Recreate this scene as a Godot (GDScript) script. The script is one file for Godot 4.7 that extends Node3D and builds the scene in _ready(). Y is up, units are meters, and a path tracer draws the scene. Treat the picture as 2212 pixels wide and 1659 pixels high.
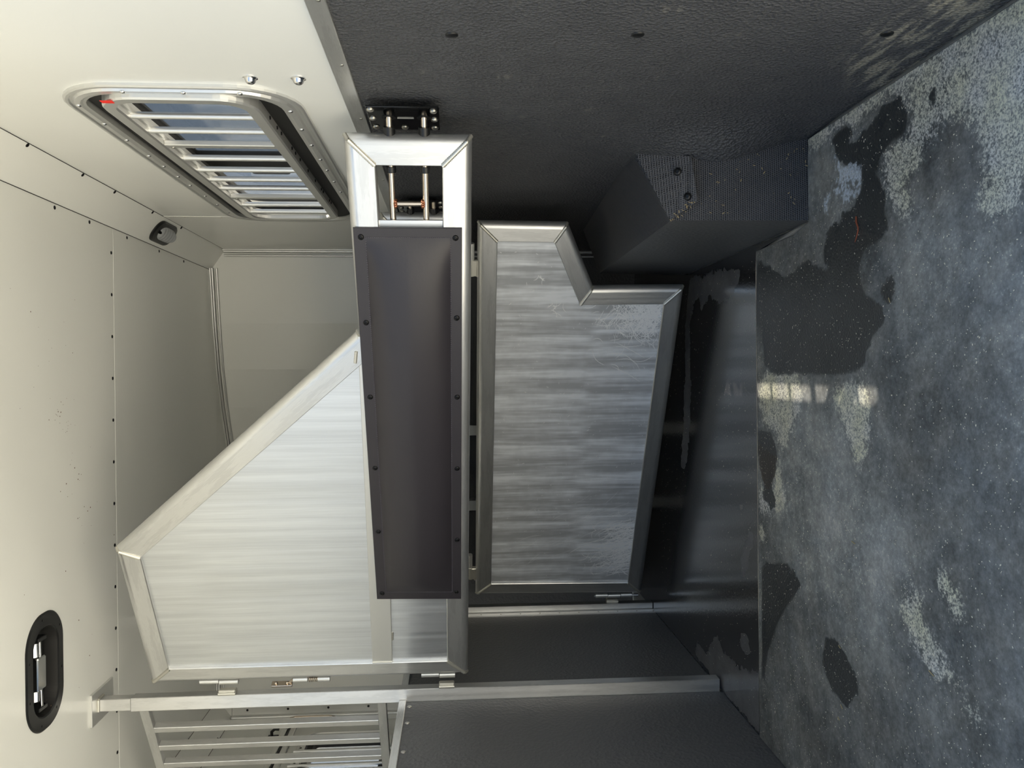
extends Node3D
# Interior of a slant-load horse trailer, photographed with the camera turned on its side (photo right = down).
# World: y up, -z towards the nose, +x to the kerb-side wall. Metres.

const EYE := Vector3(0.0, 0.927, 0.0)
const XR := 0.62        # kerb-side wall
const XP := -1.112      # inner partition, horse side
const XL := -1.72       # road-side wall
const HC := 2.12        # ceiling
const HK := 1.131       # top of the rubber kick lining
const HW := 2.045       # top of the side walls, where the sloped ceiling edge starts
const ZB := -1.20       # rear end of the body
const SL := 0.57        # slant of the dividers (dz / dx)
const KS := 1.15100

const WET := [[0.57, -1.97, 0.58, -1.89, 0.55, -1.87, 0.53, -1.88, 0.52, -1.86, 0.53, -1.83, 0.54, -1.78, 0.56, -1.74, 0.57, -1.70, 0.56, -1.66, 0.52, -1.64, 0.49, -1.64, 0.48, -1.66, 0.48, -1.69, 0.47, -1.74, 0.42, -1.75, 0.37, -1.72, 0.30, -1.71, 0.28, -1.74, 0.28, -1.79, 0.25, -1.83, 0.22, -1.84, 0.23, -1.97, 0.28, -2.02, 0.34, -2.00, 0.37, -1.90, 0.40, -1.82, 0.45, -1.81, 0.48, -1.89, 0.51, -1.94],
	[0.34, -2.47, 0.26, -2.25, 0.29, -2.12, 0.26, -2.05, 0.22, -1.83, 0.17, -1.81, 0.15, -1.75, 0.11, -1.72, 0.06, -1.79, 0.01, -1.82, -0.00, -1.85, -0.01, -2.08, 0.00, -2.19, -0.01, -2.32, 0.02, -2.41, 0.12, -2.43, 0.16, -2.48],
	[0.20, -1.72, 0.19, -1.68, 0.13, -1.69, 0.16, -1.74],
	[-0.18, -2.47, -0.18, -2.36, -0.23, -2.32, -0.27, -2.32, -0.33, -2.36, -0.37, -2.32, -0.40, -2.36, -0.37, -2.43, -0.31, -2.41, -0.29, -2.46],
	[-0.65, -2.00, -0.65, -1.94, -0.69, -1.87, -0.73, -1.83, -0.75, -1.85, -0.79, -1.90, -0.78, -1.97, -0.74, -2.03],
	[-0.58, -2.44, -0.53, -2.26, -0.56, -2.15, -0.61, -2.20, -0.69, -2.29, -0.84, -2.40, -0.97, -2.43],
	[0.54, -1.56, 0.53, -1.53, 0.50, -1.53, 0.52, -1.56],
	[0.53, -1.61, 0.52, -1.59, 0.51, -1.60, 0.52, -1.61]]
const DRYFAR := [[0.37, -3.19, 0.36, -3.08, 0.36, -2.81, 0.32, -2.63, 0.25, -2.72, 0.24, -2.84, 0.28, -2.97, 0.23, -3.05, 0.29, -3.11, 0.26, -3.16, 0.19, -3.21, 0.08, -3.22, -0.05, -3.20, -0.17, -3.21, -0.28, -3.24, -0.38, -3.28, -0.40, -3.36, -0.23, -3.31, -0.05, -3.29, 0.19, -3.27, 0.30, -3.24],
	[-0.52, -2.59, -0.50, -2.54, -0.53, -2.53, -0.58, -2.57, -0.62, -2.57, -0.68, -2.61, -0.63, -2.63, -0.58, -2.62],
	[-0.42, -2.65, -0.42, -2.61, -0.45, -2.63, -0.44, -2.65],
	[-1.08, -3.19, -1.03, -3.07, -1.05, -3.01, -0.97, -2.95, -0.93, -2.87, -0.97, -2.82, -0.96, -2.73, -0.97, -2.64, -0.91, -2.47, -1.10, -2.45, -1.11, -2.83, -1.10, -2.98],
	[-0.86, -2.67, -0.84, -2.59, -0.87, -2.55, -0.90, -2.57, -0.89, -2.64]]
const DUST := [[0.63, -2.19, 0.62, -1.97, 0.64, -1.75, 0.63, -1.50, 0.61, -1.32, 0.60, -1.20, 0.48, -1.17, 0.36, -1.25, 0.28, -1.30, 0.25, -1.36, 0.30, -1.40, 0.37, -1.38, 0.45, -1.43, 0.46, -1.53, 0.42, -1.59, 0.37, -1.71, 0.44, -1.73, 0.48, -1.71, 0.48, -1.63, 0.53, -1.62, 0.58, -1.69, 0.57, -1.77, 0.54, -1.86, 0.58, -1.88, 0.58, -1.97, 0.56, -2.07],
	[0.49, -1.72, 0.47, -1.59, 0.42, -1.56, 0.38, -1.64, 0.30, -1.60, 0.30, -1.64, 0.35, -1.70, 0.42, -1.73],
	[-0.02, -2.46, 0.00, -2.37, -0.00, -2.29, -0.00, -2.19, -0.03, -2.13, -0.12, -2.18, -0.20, -2.26, -0.18, -2.36, -0.17, -2.41, -0.13, -2.45],
	[-0.05, -1.97, -0.02, -1.89, -0.02, -1.79, -0.10, -1.78, -0.20, -1.81, -0.19, -1.86, -0.13, -1.90],
	[-0.21, -2.37, -0.24, -2.31, -0.36, -2.26, -0.40, -2.29, -0.40, -2.38, -0.44, -2.47, -0.33, -2.47, -0.35, -2.39, -0.34, -2.32],
	[-0.44, -2.45, -0.47, -2.39, -0.52, -2.43, -0.49, -2.47],
	[-0.46, -1.66, -0.43, -1.60, -0.49, -1.56, -0.51, -1.57, -0.52, -1.51, -0.55, -1.50, -0.58, -1.44, -0.59, -1.38, -0.62, -1.38, -0.63, -1.42, -0.61, -1.43, -0.59, -1.50, -0.59, -1.57, -0.56, -1.60, -0.53, -1.62, -0.50, -1.65],
	[-0.39, -1.53, -0.38, -1.47, -0.41, -1.46, -0.45, -1.44, -0.46, -1.39, -0.46, -1.45, -0.44, -1.50, -0.42, -1.52]]
const HAZE_AND_LIGHT := [[-0.12, -2.26, -0.06, -1.97, -0.18, -1.75, -0.23, -1.64, -0.36, -1.57, -0.47, -1.64, -0.62, -1.75, -0.60, -1.97, -0.55, -2.14, -0.45, -2.29, -0.39, -2.39],
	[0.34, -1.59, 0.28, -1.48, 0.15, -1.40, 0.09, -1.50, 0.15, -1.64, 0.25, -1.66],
	[0.64, -1.39, 0.55, -1.17, -0.00, -1.11, -0.28, -1.17, -0.23, -1.33, 0.00, -1.40, 0.24, -1.35],  # rear edge: brighter light by the opening, put into the mat colour
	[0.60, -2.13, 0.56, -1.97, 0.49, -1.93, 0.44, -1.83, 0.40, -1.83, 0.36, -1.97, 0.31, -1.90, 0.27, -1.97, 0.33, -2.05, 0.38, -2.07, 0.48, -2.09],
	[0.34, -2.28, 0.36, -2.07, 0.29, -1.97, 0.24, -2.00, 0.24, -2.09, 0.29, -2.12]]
const CRUST := [[0.53, -1.97, 0.51, -1.94, 0.48, -1.92, 0.48, -1.89, 0.48, -1.86, 0.48, -1.83, 0.44, -1.82, 0.40, -1.84, 0.38, -1.88, 0.39, -1.90, 0.42, -1.93, 0.43, -1.97, 0.43, -2.01, 0.40, -2.00, 0.38, -1.98, 0.38, -2.00, 0.42, -2.02, 0.44, -2.01, 0.45, -1.97, 0.46, -1.95, 0.47, -1.93, 0.51, -1.96]]
const BROWN := [[-0.22, -2.47, -0.23, -2.39, -0.24, -2.32, -0.30, -2.33, -0.35, -2.39, -0.33, -2.43, -0.27, -2.46]]

var M := {}
var used := {}
var rng := RandomNumberGenerator.new()

func _ready() -> void:
	rng.seed = 7
	# ---- camera
	var cam := Camera3D.new()
	cam.name = "camera"
	cam.transform = Transform3D(Basis(Vector3(-0.006493, -0.997538, 0.069824), Vector3(0.999902, -0.007342, -0.011914), Vector3(0.012398, 0.06974, 0.997488)).orthonormalized(), EYE)
	cam.fov = 49.4837
	cam.near = 0.02
	cam.far = 400.0
	add_child(cam, true)
	cam.current = true
	# ---- sky, sun, exposure
	var sky_mat := ProceduralSkyMaterial.new()
	sky_mat.sky_top_color = Color(0.52, 0.66, 0.82)
	sky_mat.sky_horizon_color = Color(0.90, 0.92, 0.92)
	sky_mat.sky_curve = 0.18
	sky_mat.ground_bottom_color = Color(0.42, 0.40, 0.36)
	sky_mat.ground_horizon_color = Color(0.62, 0.62, 0.58)
	sky_mat.sky_energy_multiplier = 1.0
	sky_mat.sun_angle_max = 1.0
	var env := Environment.new()
	env.background_mode = Environment.BG_SKY
	env.sky = Sky.new()
	env.sky.sky_material = sky_mat
	env.background_energy_multiplier = 1.0
	env.tonemap_mode = Environment.TONE_MAPPER_LINEAR
	env.tonemap_exposure = 1.60
	env.sdfgi_enabled = true
	env.ssao_enabled = true
	env.ssil_enabled = true
	var we := WorldEnvironment.new()
	we.name = "environment"
	we.environment = env
	add_child(we, true)
	var sun := DirectionalLight3D.new()
	sun.name = "sun"
	sun.look_at_from_position(Vector3.ZERO, Vector3(-0.71, -1.55, 0.18), Vector3.UP)
	sun.light_color = Color(1.0, 0.965, 0.905)
	sun.light_energy = 3.6
	sun.light_angular_distance = 0.53
	sun.shadow_enabled = true
	sun.sky_mode = DirectionalLight3D.SKY_MODE_LIGHT_ONLY
	add_child(sun, true)
	# ---- the place
	make_materials()
	build_ground()
	build_floor()
	build_ceiling()
	build_right_wall()
	build_window_right()
	build_left_wall()
	build_front_wall()
	build_partition()
	build_wheel_box()
	build_posts()
	build_grille()
	build_dividers()
	build_leg_gate()
	build_strike_plates()
	build_vent_latch()
	build_ceiling_light()
	build_litter()

# ------------------------------------------------------------------ naming
func numbered(n: String) -> String:
	if not used.has(n):
		used[n] = 0
		return n
	used[n] += 1
	return "%s_%03d" % [n, used[n]]

func thing(n: String, label: String, category: String, group := "", xf := Transform3D.IDENTITY) -> Node3D:
	var o := Node3D.new()
	o.name = numbered(n)
	o.transform = xf
	add_child(o, true)
	tag(o, label, category, group)
	return o

func tag(o: Node, label: String, category: String, group := "", kind := "") -> void:
	if label: o.set_meta("label", label)
	if category: o.set_meta("category", category)
	if group: o.set_meta("group", group)
	if kind: o.set_meta("kind", kind)

func commit(st: SurfaceTool) -> ArrayMesh:
	st.generate_tangents()
	return st.commit()

func put(n: String, mesh: Mesh, mat: Material, parent: Node, xf := Transform3D.IDENTITY) -> MeshInstance3D:
	var o := MeshInstance3D.new()
	o.name = numbered(n) if parent == self else n
	o.mesh = mesh
	o.material_override = mat
	o.transform = xf
	parent.add_child(o, true)
	return o

func part(n: String, st: SurfaceTool, mat: Material, parent: Node) -> MeshInstance3D:
	return put(n, commit(st), mat, parent)

func structure(n: String, st: SurfaceTool, mat: Material, label: String, category: String) -> MeshInstance3D:
	var o := part(n, st, mat, self)
	tag(o, label, category, "", "structure")
	return o

# ------------------------------------------------------------------ shapes
func mb() -> SurfaceTool:
	var st := SurfaceTool.new()
	st.begin(Mesh.PRIMITIVE_TRIANGLES)
	return st

func vert(st: SurfaceTool, p: Vector3, n: Vector3, uv: Vector2) -> void:
	st.set_normal(n)
	st.set_uv(uv)
	st.add_vertex(p)

# a triangle whose front looks along n; per-corner normals optional
func tri(st: SurfaceTool, a: Vector3, b: Vector3, c: Vector3, n: Vector3, ua := Vector2.ZERO, ub := Vector2.ZERO, uc := Vector2.ZERO, na := Vector3.ZERO, nb := Vector3.ZERO, nc := Vector3.ZERO) -> void:
	if na == Vector3.ZERO:
		na = n
		nb = n
		nc = n
	vert(st, a, na, ua)
	if (c - a).cross(b - a).dot(n) >= 0.0:
		vert(st, b, nb, ub)
		vert(st, c, nc, uc)
	else:
		vert(st, c, nc, uc)
		vert(st, b, nb, ub)

func quad(st: SurfaceTool, a: Vector3, b: Vector3, c: Vector3, d: Vector3, n: Vector3, ua := Vector2.ZERO, ub := Vector2.ZERO, uc := Vector2.ZERO, ud := Vector2.ZERO) -> void:
	if ua == ub and ub == uc:
		ub = Vector2((b - a).length(), 0)
		uc = Vector2((b - a).length(), (c - b).length())
		ud = Vector2(0, (d - a).length())
	tri(st, a, b, c, n, ua, ub, uc)
	tri(st, a, c, d, n, ua, uc, ud)

# box between two corners, chamfered edges
func box(st: SurfaceTool, lo: Vector3, hi: Vector3, bev := 0.002, xf := Transform3D.IDENTITY) -> void:
	var c := (lo + hi) * 0.5
	var h := (hi - lo).abs() * 0.5
	var b := minf(bev, minf(h.x, minf(h.y, h.z)) * 0.6)
	for ax in 3:
		var u := (ax + 1) % 3
		var v := (ax + 2) % 3
		for s in [-1.0, 1.0]:
			var pts := []
			for k in [[-1.0, -1.0], [1.0, -1.0], [1.0, 1.0], [-1.0, 1.0]]:
				var p := Vector3.ZERO
				p[ax] = s * h[ax]
				p[u] = k[0] * (h[u] - b)
				p[v] = k[1] * (h[v] - b)
				pts.append(p)
			var n := Vector3.ZERO
			n[ax] = s
			# uv: the longer side runs along v
			var uvs := []
			for p in pts:
				uvs.append(Vector2(p[u], p[v]) if h[v] >= h[u] else Vector2(p[v], p[u]))
			quad(st, xf * (c + pts[0]), xf * (c + pts[1]), xf * (c + pts[2]), xf * (c + pts[3]), xf.basis * n, uvs[0], uvs[1], uvs[2], uvs[3])
	if b <= 0.0001:
		return
	for ax in 3:
		var u := (ax + 1) % 3
		var v := (ax + 2) % 3
		for su in [-1.0, 1.0]:
			for sv in [-1.0, 1.0]:
				var p := []
				for k in [[-1.0, 0], [1.0, 0], [1.0, 1], [-1.0, 1]]:
					var q := Vector3.ZERO
					q[ax] = k[0] * (h[ax] - b)
					q[u] = su * (h[u] - (b if k[1] == 1 else 0.0))
					q[v] = sv * (h[v] - (0.0 if k[1] == 1 else b))
					p.append(xf * (c + q))
				var n := Vector3.ZERO
				n[u] = su
				n[v] = sv
				quad(st, p[0], p[1], p[2], p[3], (xf.basis * n).normalized())
	for sx in [-1.0, 1.0]:
		for sy in [-1.0, 1.0]:
			for sz in [-1.0, 1.0]:
				var s := Vector3(sx, sy, sz)
				var q := s * (h - Vector3(b, b, b))
				tri(st, xf * (c + q + Vector3(sx * b, 0, 0)), xf * (c + q + Vector3(0, sy * b, 0)), xf * (c + q + Vector3(0, 0, sz * b)), (xf.basis * s).normalized())

func boxc(st: SurfaceTool, c: Vector3, size: Vector3, bev := 0.002, xf := Transform3D.IDENTITY) -> void:
	box(st, c - size * 0.5, c + size * 0.5, bev, xf)

# outline in the xy plane of xf, extruded from z0 to z1
func prism(st: SurfaceTool, poly: PackedVector2Array, z0: float, z1: float, xf := Transform3D.IDENTITY, uv_at := Vector2.ZERO, uv_by := Vector2.ONE, bev := 0.0) -> void:
	var pl := poly.duplicate()
	if Geometry2D.is_polygon_clockwise(pl):
		pl.reverse()
	var ix := Geometry2D.triangulate_polygon(pl)
	var top := pl.duplicate()
	if bev > 0.0:
		var inset := Geometry2D.offset_polygon(pl, -bev, Geometry2D.JOIN_MITER)
		if inset.size() == 1 and inset[0].size() == pl.size():
			# keep the vertex order of the outline
			var near := PackedVector2Array()
			for p in pl:
				var best: Vector2 = inset[0][0]
				for q in inset[0]:
					if q.distance_squared_to(p) < best.distance_squared_to(p):
						best = q
				near.append(best)
			top = near
		else:
			bev = 0.0
	for side in 2:
		var z := z1 if side else z0
		var n := xf.basis * Vector3(0, 0, signf(z1 - z0) if side else -signf(z1 - z0))
		var src := top if side else pl
		for k in range(0, ix.size(), 3):
			var p := []
			var u := []
			for j in 3:
				var q: Vector2 = src[ix[k + j]]
				p.append(xf * Vector3(q.x, q.y, z))
				u.append((q - uv_at) * uv_by)
			tri(st, p[0], p[1], p[2], n.normalized(), u[0], u[1], u[2])
	var zs := z1 - signf(z1 - z0) * bev
	var run := 0.0
	for k in pl.size():
		var a := pl[k]
		var b := pl[(k + 1) % pl.size()]
		var e := b - a
		var n2 := Vector2(e.y, -e.x).normalized()
		var n := (xf.basis * Vector3(n2.x, n2.y, 0)).normalized()
		quad(st, xf * Vector3(a.x, a.y, z0), xf * Vector3(b.x, b.y, z0), xf * Vector3(b.x, b.y, zs), xf * Vector3(a.x, a.y, zs), n, Vector2(0, run), Vector2(0, run + e.length()), Vector2(absf(zs - z0), run + e.length()), Vector2(absf(zs - z0), run))
		if bev > 0.0:
			var ta := top[k]
			var tb := top[(k + 1) % pl.size()]
			quad(st, xf * Vector3(a.x, a.y, zs), xf * Vector3(b.x, b.y, zs), xf * Vector3(tb.x, tb.y, z1), xf * Vector3(ta.x, ta.y, z1), (n + (xf.basis * Vector3(0, 0, signf(z1 - z0))).normalized()).normalized())
		run += e.length()

func rrect(cx: float, cy: float, hw: float, hh: float, r: float, n := 8) -> PackedVector2Array:
	var out := PackedVector2Array()
	for q in 4:
		var c := Vector2(cx + (hw - r) * (1.0 if q in [0, 3] else -1.0), cy + (hh - r) * (1.0 if q < 2 else -1.0))
		for k in n + 1:
			var a := (q + float(k) / n) * PI * 0.5
			out.append(c + Vector2(cos(a), sin(a)) * r)
	return out

# a band swept round between loops of equal count; profile rows are (loop, z), smooth across
func loops(st: SurfaceTool, rows: Array, xf := Transform3D.IDENTITY) -> void:
	for k in rows.size() - 1:
		var la: PackedVector2Array = rows[k][0]
		var lb: PackedVector2Array = rows[k + 1][0]
		var za: float = rows[k][1]
		var zb: float = rows[k + 1][1]
		var run := 0.0
		for i in la.size():
			var j := (i + 1) % la.size()
			var a := Vector3(la[i].x, la[i].y, za)
			var b := Vector3(la[j].x, la[j].y, za)
			var c := Vector3(lb[j].x, lb[j].y, zb)
			var d := Vector3(lb[i].x, lb[i].y, zb)
			var n := (c - a).cross(b - d)
			if n.length() < 1e-12:
				continue
			n = n.normalized()
			# outward: to +z, else away from the loop's middle when it is a side
			var want := n
			if absf(n.z) > 0.05:
				want = n * signf(n.z)
			elif rows[k].size() > 2:
				want = n * (1.0 if n.dot(Vector3(a.x - rows[k][2].x, a.y - rows[k][2].y, 0)) * rows[k][3] > 0 else -1.0)
			var l := (b - a).length()
			quad(st, xf * a, xf * b, xf * c, xf * d, (xf.basis * want).normalized(), Vector2(0, run), Vector2(0, run + l), Vector2((d - a).length(), run + l), Vector2((d - a).length(), run))
			run += l

func tube(st: SurfaceTool, pts: Array, r: float, n := 12, caps := true, radii := []) -> void:
	var side := Vector3.ZERO
	var rings := []
	var run := 0.0
	for k in pts.size():
		var d: Vector3 = (pts[mini(k + 1, pts.size() - 1)] - pts[maxi(k - 1, 0)]).normalized()
		if side == Vector3.ZERO:
			side = d.cross(Vector3.UP if absf(d.y) < 0.9 else Vector3.RIGHT).normalized()
		side = (side - d * side.dot(d)).normalized()
		var up := side.cross(d)
		var ring := []
		var rr: float = radii[k] if radii.size() else r
		if k: run += (pts[k] - pts[k - 1]).length()
		for i in n + 1:
			var a := TAU * i / n
			var nn: Vector3 = side * cos(a) + up * sin(a)
			ring.append([pts[k] + nn * rr, nn, Vector2(a * rr, run)])
		rings.append(ring)
	for k in rings.size() - 1:
		for i in n:
			var a = rings[k][i]
			var b = rings[k][i + 1]
			var c = rings[k + 1][i + 1]
			var e = rings[k + 1][i]
			var nn: Vector3 = a[1] + b[1]
			tri(st, a[0], b[0], c[0], nn, a[2], b[2], c[2], a[1], b[1], c[1])
			tri(st, a[0], c[0], e[0], nn, a[2], c[2], e[2], a[1], c[1], e[1])
	if caps:
		for k in [0, rings.size() - 1]:
			var d: Vector3 = (pts[0] - pts[1]).normalized() if k == 0 else (pts[-1] - pts[-2]).normalized()
			for i in n:
				tri(st, pts[k], rings[k][i][0], rings[k][i + 1][0], d, Vector2.ZERO, Vector2(0.01, 0), Vector2(0, 0.01))

# profile of (radius, height) turned round xf's z axis
func lathe(st: SurfaceTool, prof: Array, xf := Transform3D.IDENTITY, n := 16) -> void:
	for k in prof.size() - 1:
		var e: Vector2 = prof[k + 1] - prof[k]
		var pn := Vector2(e.y, -e.x).normalized()
		if pn == Vector2.ZERO:
			continue
		var np := pn
		var nq := pn
		if k > 0:
			var e0: Vector2 = prof[k] - prof[k - 1]
			var q := Vector2(e0.y, -e0.x).normalized()
			if q.dot(pn) > 0.6: np = (q + pn).normalized()
		if k < prof.size() - 2:
			var e1: Vector2 = prof[k + 2] - prof[k + 1]
			var q := Vector2(e1.y, -e1.x).normalized()
			if q.dot(pn) > 0.6: nq = (q + pn).normalized()
		for i in n:
			var a0 := TAU * i / n
			var a1 := TAU * (i + 1) / n
			var f := func(p: Vector2, a: float) -> Vector3: return xf * Vector3(p.x * cos(a), p.x * sin(a), p.y)
			var g := func(m: Vector2, a: float) -> Vector3: return (xf.basis * Vector3(m.x * cos(a), m.x * sin(a), m.y)).normalized()
			var mid: Vector3 = g.call(pn, (a0 + a1) * 0.5)
			var p0: Vector3 = f.call(prof[k], a0)
			var p1: Vector3 = f.call(prof[k], a1)
			var p2: Vector3 = f.call(prof[k + 1], a1)
			var p3: Vector3 = f.call(prof[k + 1], a0)
			var w0 := Vector2(a0 * 0.01, prof[k].y)
			var w1 := Vector2(a1 * 0.01, prof[k].y)
			var w2 := Vector2(a1 * 0.01, prof[k + 1].y)
			var w3 := Vector2(a0 * 0.01, prof[k + 1].y)
			if prof[k].x > 1e-6:
				tri(st, p0, p1, p2, mid, w0, w1, w2, g.call(np, a0), g.call(np, a1), g.call(nq, a1))
			if prof[k + 1].x > 1e-6:
				tri(st, p0, p2, p3, mid, w0, w2, w3, g.call(np, a0), g.call(nq, a1), g.call(nq, a0))

# smooth sheet: f(i, j) -> point, for i in 0..nu, j in 0..nv; seen from along "out"
func sheet(st: SurfaceTool, nu: int, nv: int, f: Callable, out: Vector3, uvf: Callable) -> void:
	var p := []
	for i in nu + 1:
		var row := []
		for j in nv + 1:
			row.append(f.call(float(i) / nu, float(j) / nv))
		p.append(row)
	var nrm := []
	for i in nu + 1:
		var row := []
		for j in nv + 1:
			var du: Vector3 = p[mini(i + 1, nu)][j] - p[maxi(i - 1, 0)][j]
			var dv: Vector3 = p[i][mini(j + 1, nv)] - p[i][maxi(j - 1, 0)]
			var n := du.cross(dv).normalized()
			row.append(n if n.dot(out) > 0 else -n)
		nrm.append(row)
	for i in nu:
		for j in nv:
			var w := func(x: int, y: int) -> Vector2: return uvf.call(float(x) / nu, float(y) / nv)
			var n: Vector3 = nrm[i][j]
			tri(st, p[i][j], p[i + 1][j], p[i + 1][j + 1], n, w.call(i, j), w.call(i + 1, j), w.call(i + 1, j + 1), nrm[i][j], nrm[i + 1][j], nrm[i + 1][j + 1])
			tri(st, p[i][j], p[i + 1][j + 1], p[i][j + 1], n, w.call(i, j), w.call(i + 1, j + 1), w.call(i, j + 1), nrm[i][j], nrm[i + 1][j + 1], nrm[i][j + 1])

func axes(at: Vector3, z: Vector3, x := Vector3.ZERO) -> Transform3D:
	z = z.normalized()
	if x == Vector3.ZERO:
		x = Vector3.UP if absf(z.y) < 0.9 else Vector3.RIGHT
	x = (x - z * x.dot(z)).normalized()
	return Transform3D(Basis(x, z.cross(x), z), at)

# xf for outlines given as (z, y) on the kerb-side wall: local z points into the trailer
func on_right(x := XR) -> Transform3D:
	return Transform3D(Basis(Vector3(0, 0, 1), Vector3(0, 1, 0), Vector3(-1, 0, 0)), Vector3(x, 0, 0))

# outlines given as (x, z), local z down
func on_ceiling(y := HC) -> Transform3D:
	return Transform3D(Basis(Vector3(1, 0, 0), Vector3(0, 0, 1), Vector3(0, -1, 0)), Vector3(0, y, 0))

func pv(a: Array) -> PackedVector2Array:
	var out := PackedVector2Array()
	for k in range(0, a.size(), 2):
		out.append(Vector2(a[k], a[k + 1]))
	return out

func dome(r: float, h: float, n := 10) -> ArrayMesh:
	var st := mb()
	lathe(st, [Vector2(r, 0), Vector2(r, h * 0.25), Vector2(r * 0.85, h * 0.65), Vector2(r * 0.45, h * 0.93), Vector2(0.0, h)], Transform3D.IDENTITY, n)
	return commit(st)

func weld(st: SurfaceTool, a: Vector3, b: Vector3, r := 0.004) -> void:
	var n := maxi(8, int((b - a).length() / 0.0016))
	var pts := []
	var rr := []
	for k in n + 1:
		var t := float(k) / n
		pts.append(a.lerp(b, t))
		rr.append(r * (0.72 + 0.28 * absf(sin(k * PI / 3.0))) * (0.4 if k == 0 or k == n else 1.0))
	tube(st, pts, r, 8, true, rr)

# ------------------------------------------------------------------ materials
func fnl(seed_: int, freq: float, type := FastNoiseLite.TYPE_SIMPLEX_SMOOTH, octaves := 3) -> FastNoiseLite:
	var n := FastNoiseLite.new()
	n.seed = seed_
	n.frequency = freq
	n.noise_type = type
	n.fractal_octaves = octaves
	return n

func field(seed_: int, w: int, h: int, freq: float, octaves := 3, type := FastNoiseLite.TYPE_SIMPLEX_SMOOTH) -> Image:
	var im := fnl(seed_, freq, type, octaves).get_image(w, h)
	im.convert(Image.FORMAT_L8)
	return im

func tile(seed_: int, w: int, h: int, freq: float, octaves := 3, type := FastNoiseLite.TYPE_SIMPLEX_SMOOTH) -> Image:
	var im := fnl(seed_, freq, type, octaves).get_seamless_image(w, h)
	im.convert(Image.FORMAT_L8)
	return im

# grain drawn out along y
func streaks(seed_: int, w: int, h: int, freq: float, squeeze: int, octaves := 3) -> Image:
	var im := tile(seed_, w, maxi(4, h / squeeze), freq, octaves)
	im.resize(w, h, Image.INTERPOLATE_CUBIC)
	return im

func tex(im: Image) -> ImageTexture:
	return ImageTexture.create_from_image(im)

func normal_from(im: Image, strength: float) -> ImageTexture:
	var c := im.duplicate() as Image
	c.convert(Image.FORMAT_RGBA8)
	c.bump_map_to_normal_map(strength)
	return tex(c)

func mat(name_: String, color: Color, rough: float, metal := 0.0) -> StandardMaterial3D:
	var m := StandardMaterial3D.new()
	m.resource_name = name_
	m.albedo_color = color
	m.roughness = rough
	m.metallic = metal
	M[name_] = m
	return m

func lin(r: float, g: float, b: float) -> Color:
	return Color(r, g, b).linear_to_srgb()

func tri_map(m: StandardMaterial3D, scale: float) -> void:
	m.uv1_triplanar = true
	m.uv1_world_triplanar = true
	m.uv1_scale = Vector3(scale, scale, scale)

# mix a wide and a fine streak field into one grey image between lo and hi
func brushed(seed_: int, lo: float, hi: float) -> Image:
	var a := streaks(seed_, 512, 512, 0.022, 20, 4).get_data()
	var b := streaks(seed_ + 1, 512, 512, 0.12, 14, 3).get_data()
	var out := PackedByteArray()
	out.resize(512 * 512)
	for k in out.size():
		var v := clampf((a[k] * 0.62 + b[k] * 0.38) / 255.0 * 1.5 - 0.25, 0.0, 1.0)
		out[k] = int(255.0 * (lo + (hi - lo) * v))
	return Image.create_from_data(512, 512, false, Image.FORMAT_L8, out)

# handled, water-marked metal: grey patches with soft uneven outlines
func blotches(seed_: int, lo: float, hi: float) -> Image:
	var a := tile(seed_, 512, 512, 0.010, 4).get_data()
	var b := tile(seed_ + 1, 512, 512, 0.08, 3).get_data()
	var out := PackedByteArray()
	out.resize(512 * 512)
	for k in out.size():
		var v := smoothstep(0.36, 0.56, a[k] / 255.0 * 0.75 + b[k] / 255.0 * 0.25)
		out[k] = int(255.0 * (lo + (hi - lo) * clampf(v * 0.8 + b[k] / 255.0 * 0.3, 0.0, 1.0)))
	return Image.create_from_data(512, 512, false, Image.FORMAT_L8, out)

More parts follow.
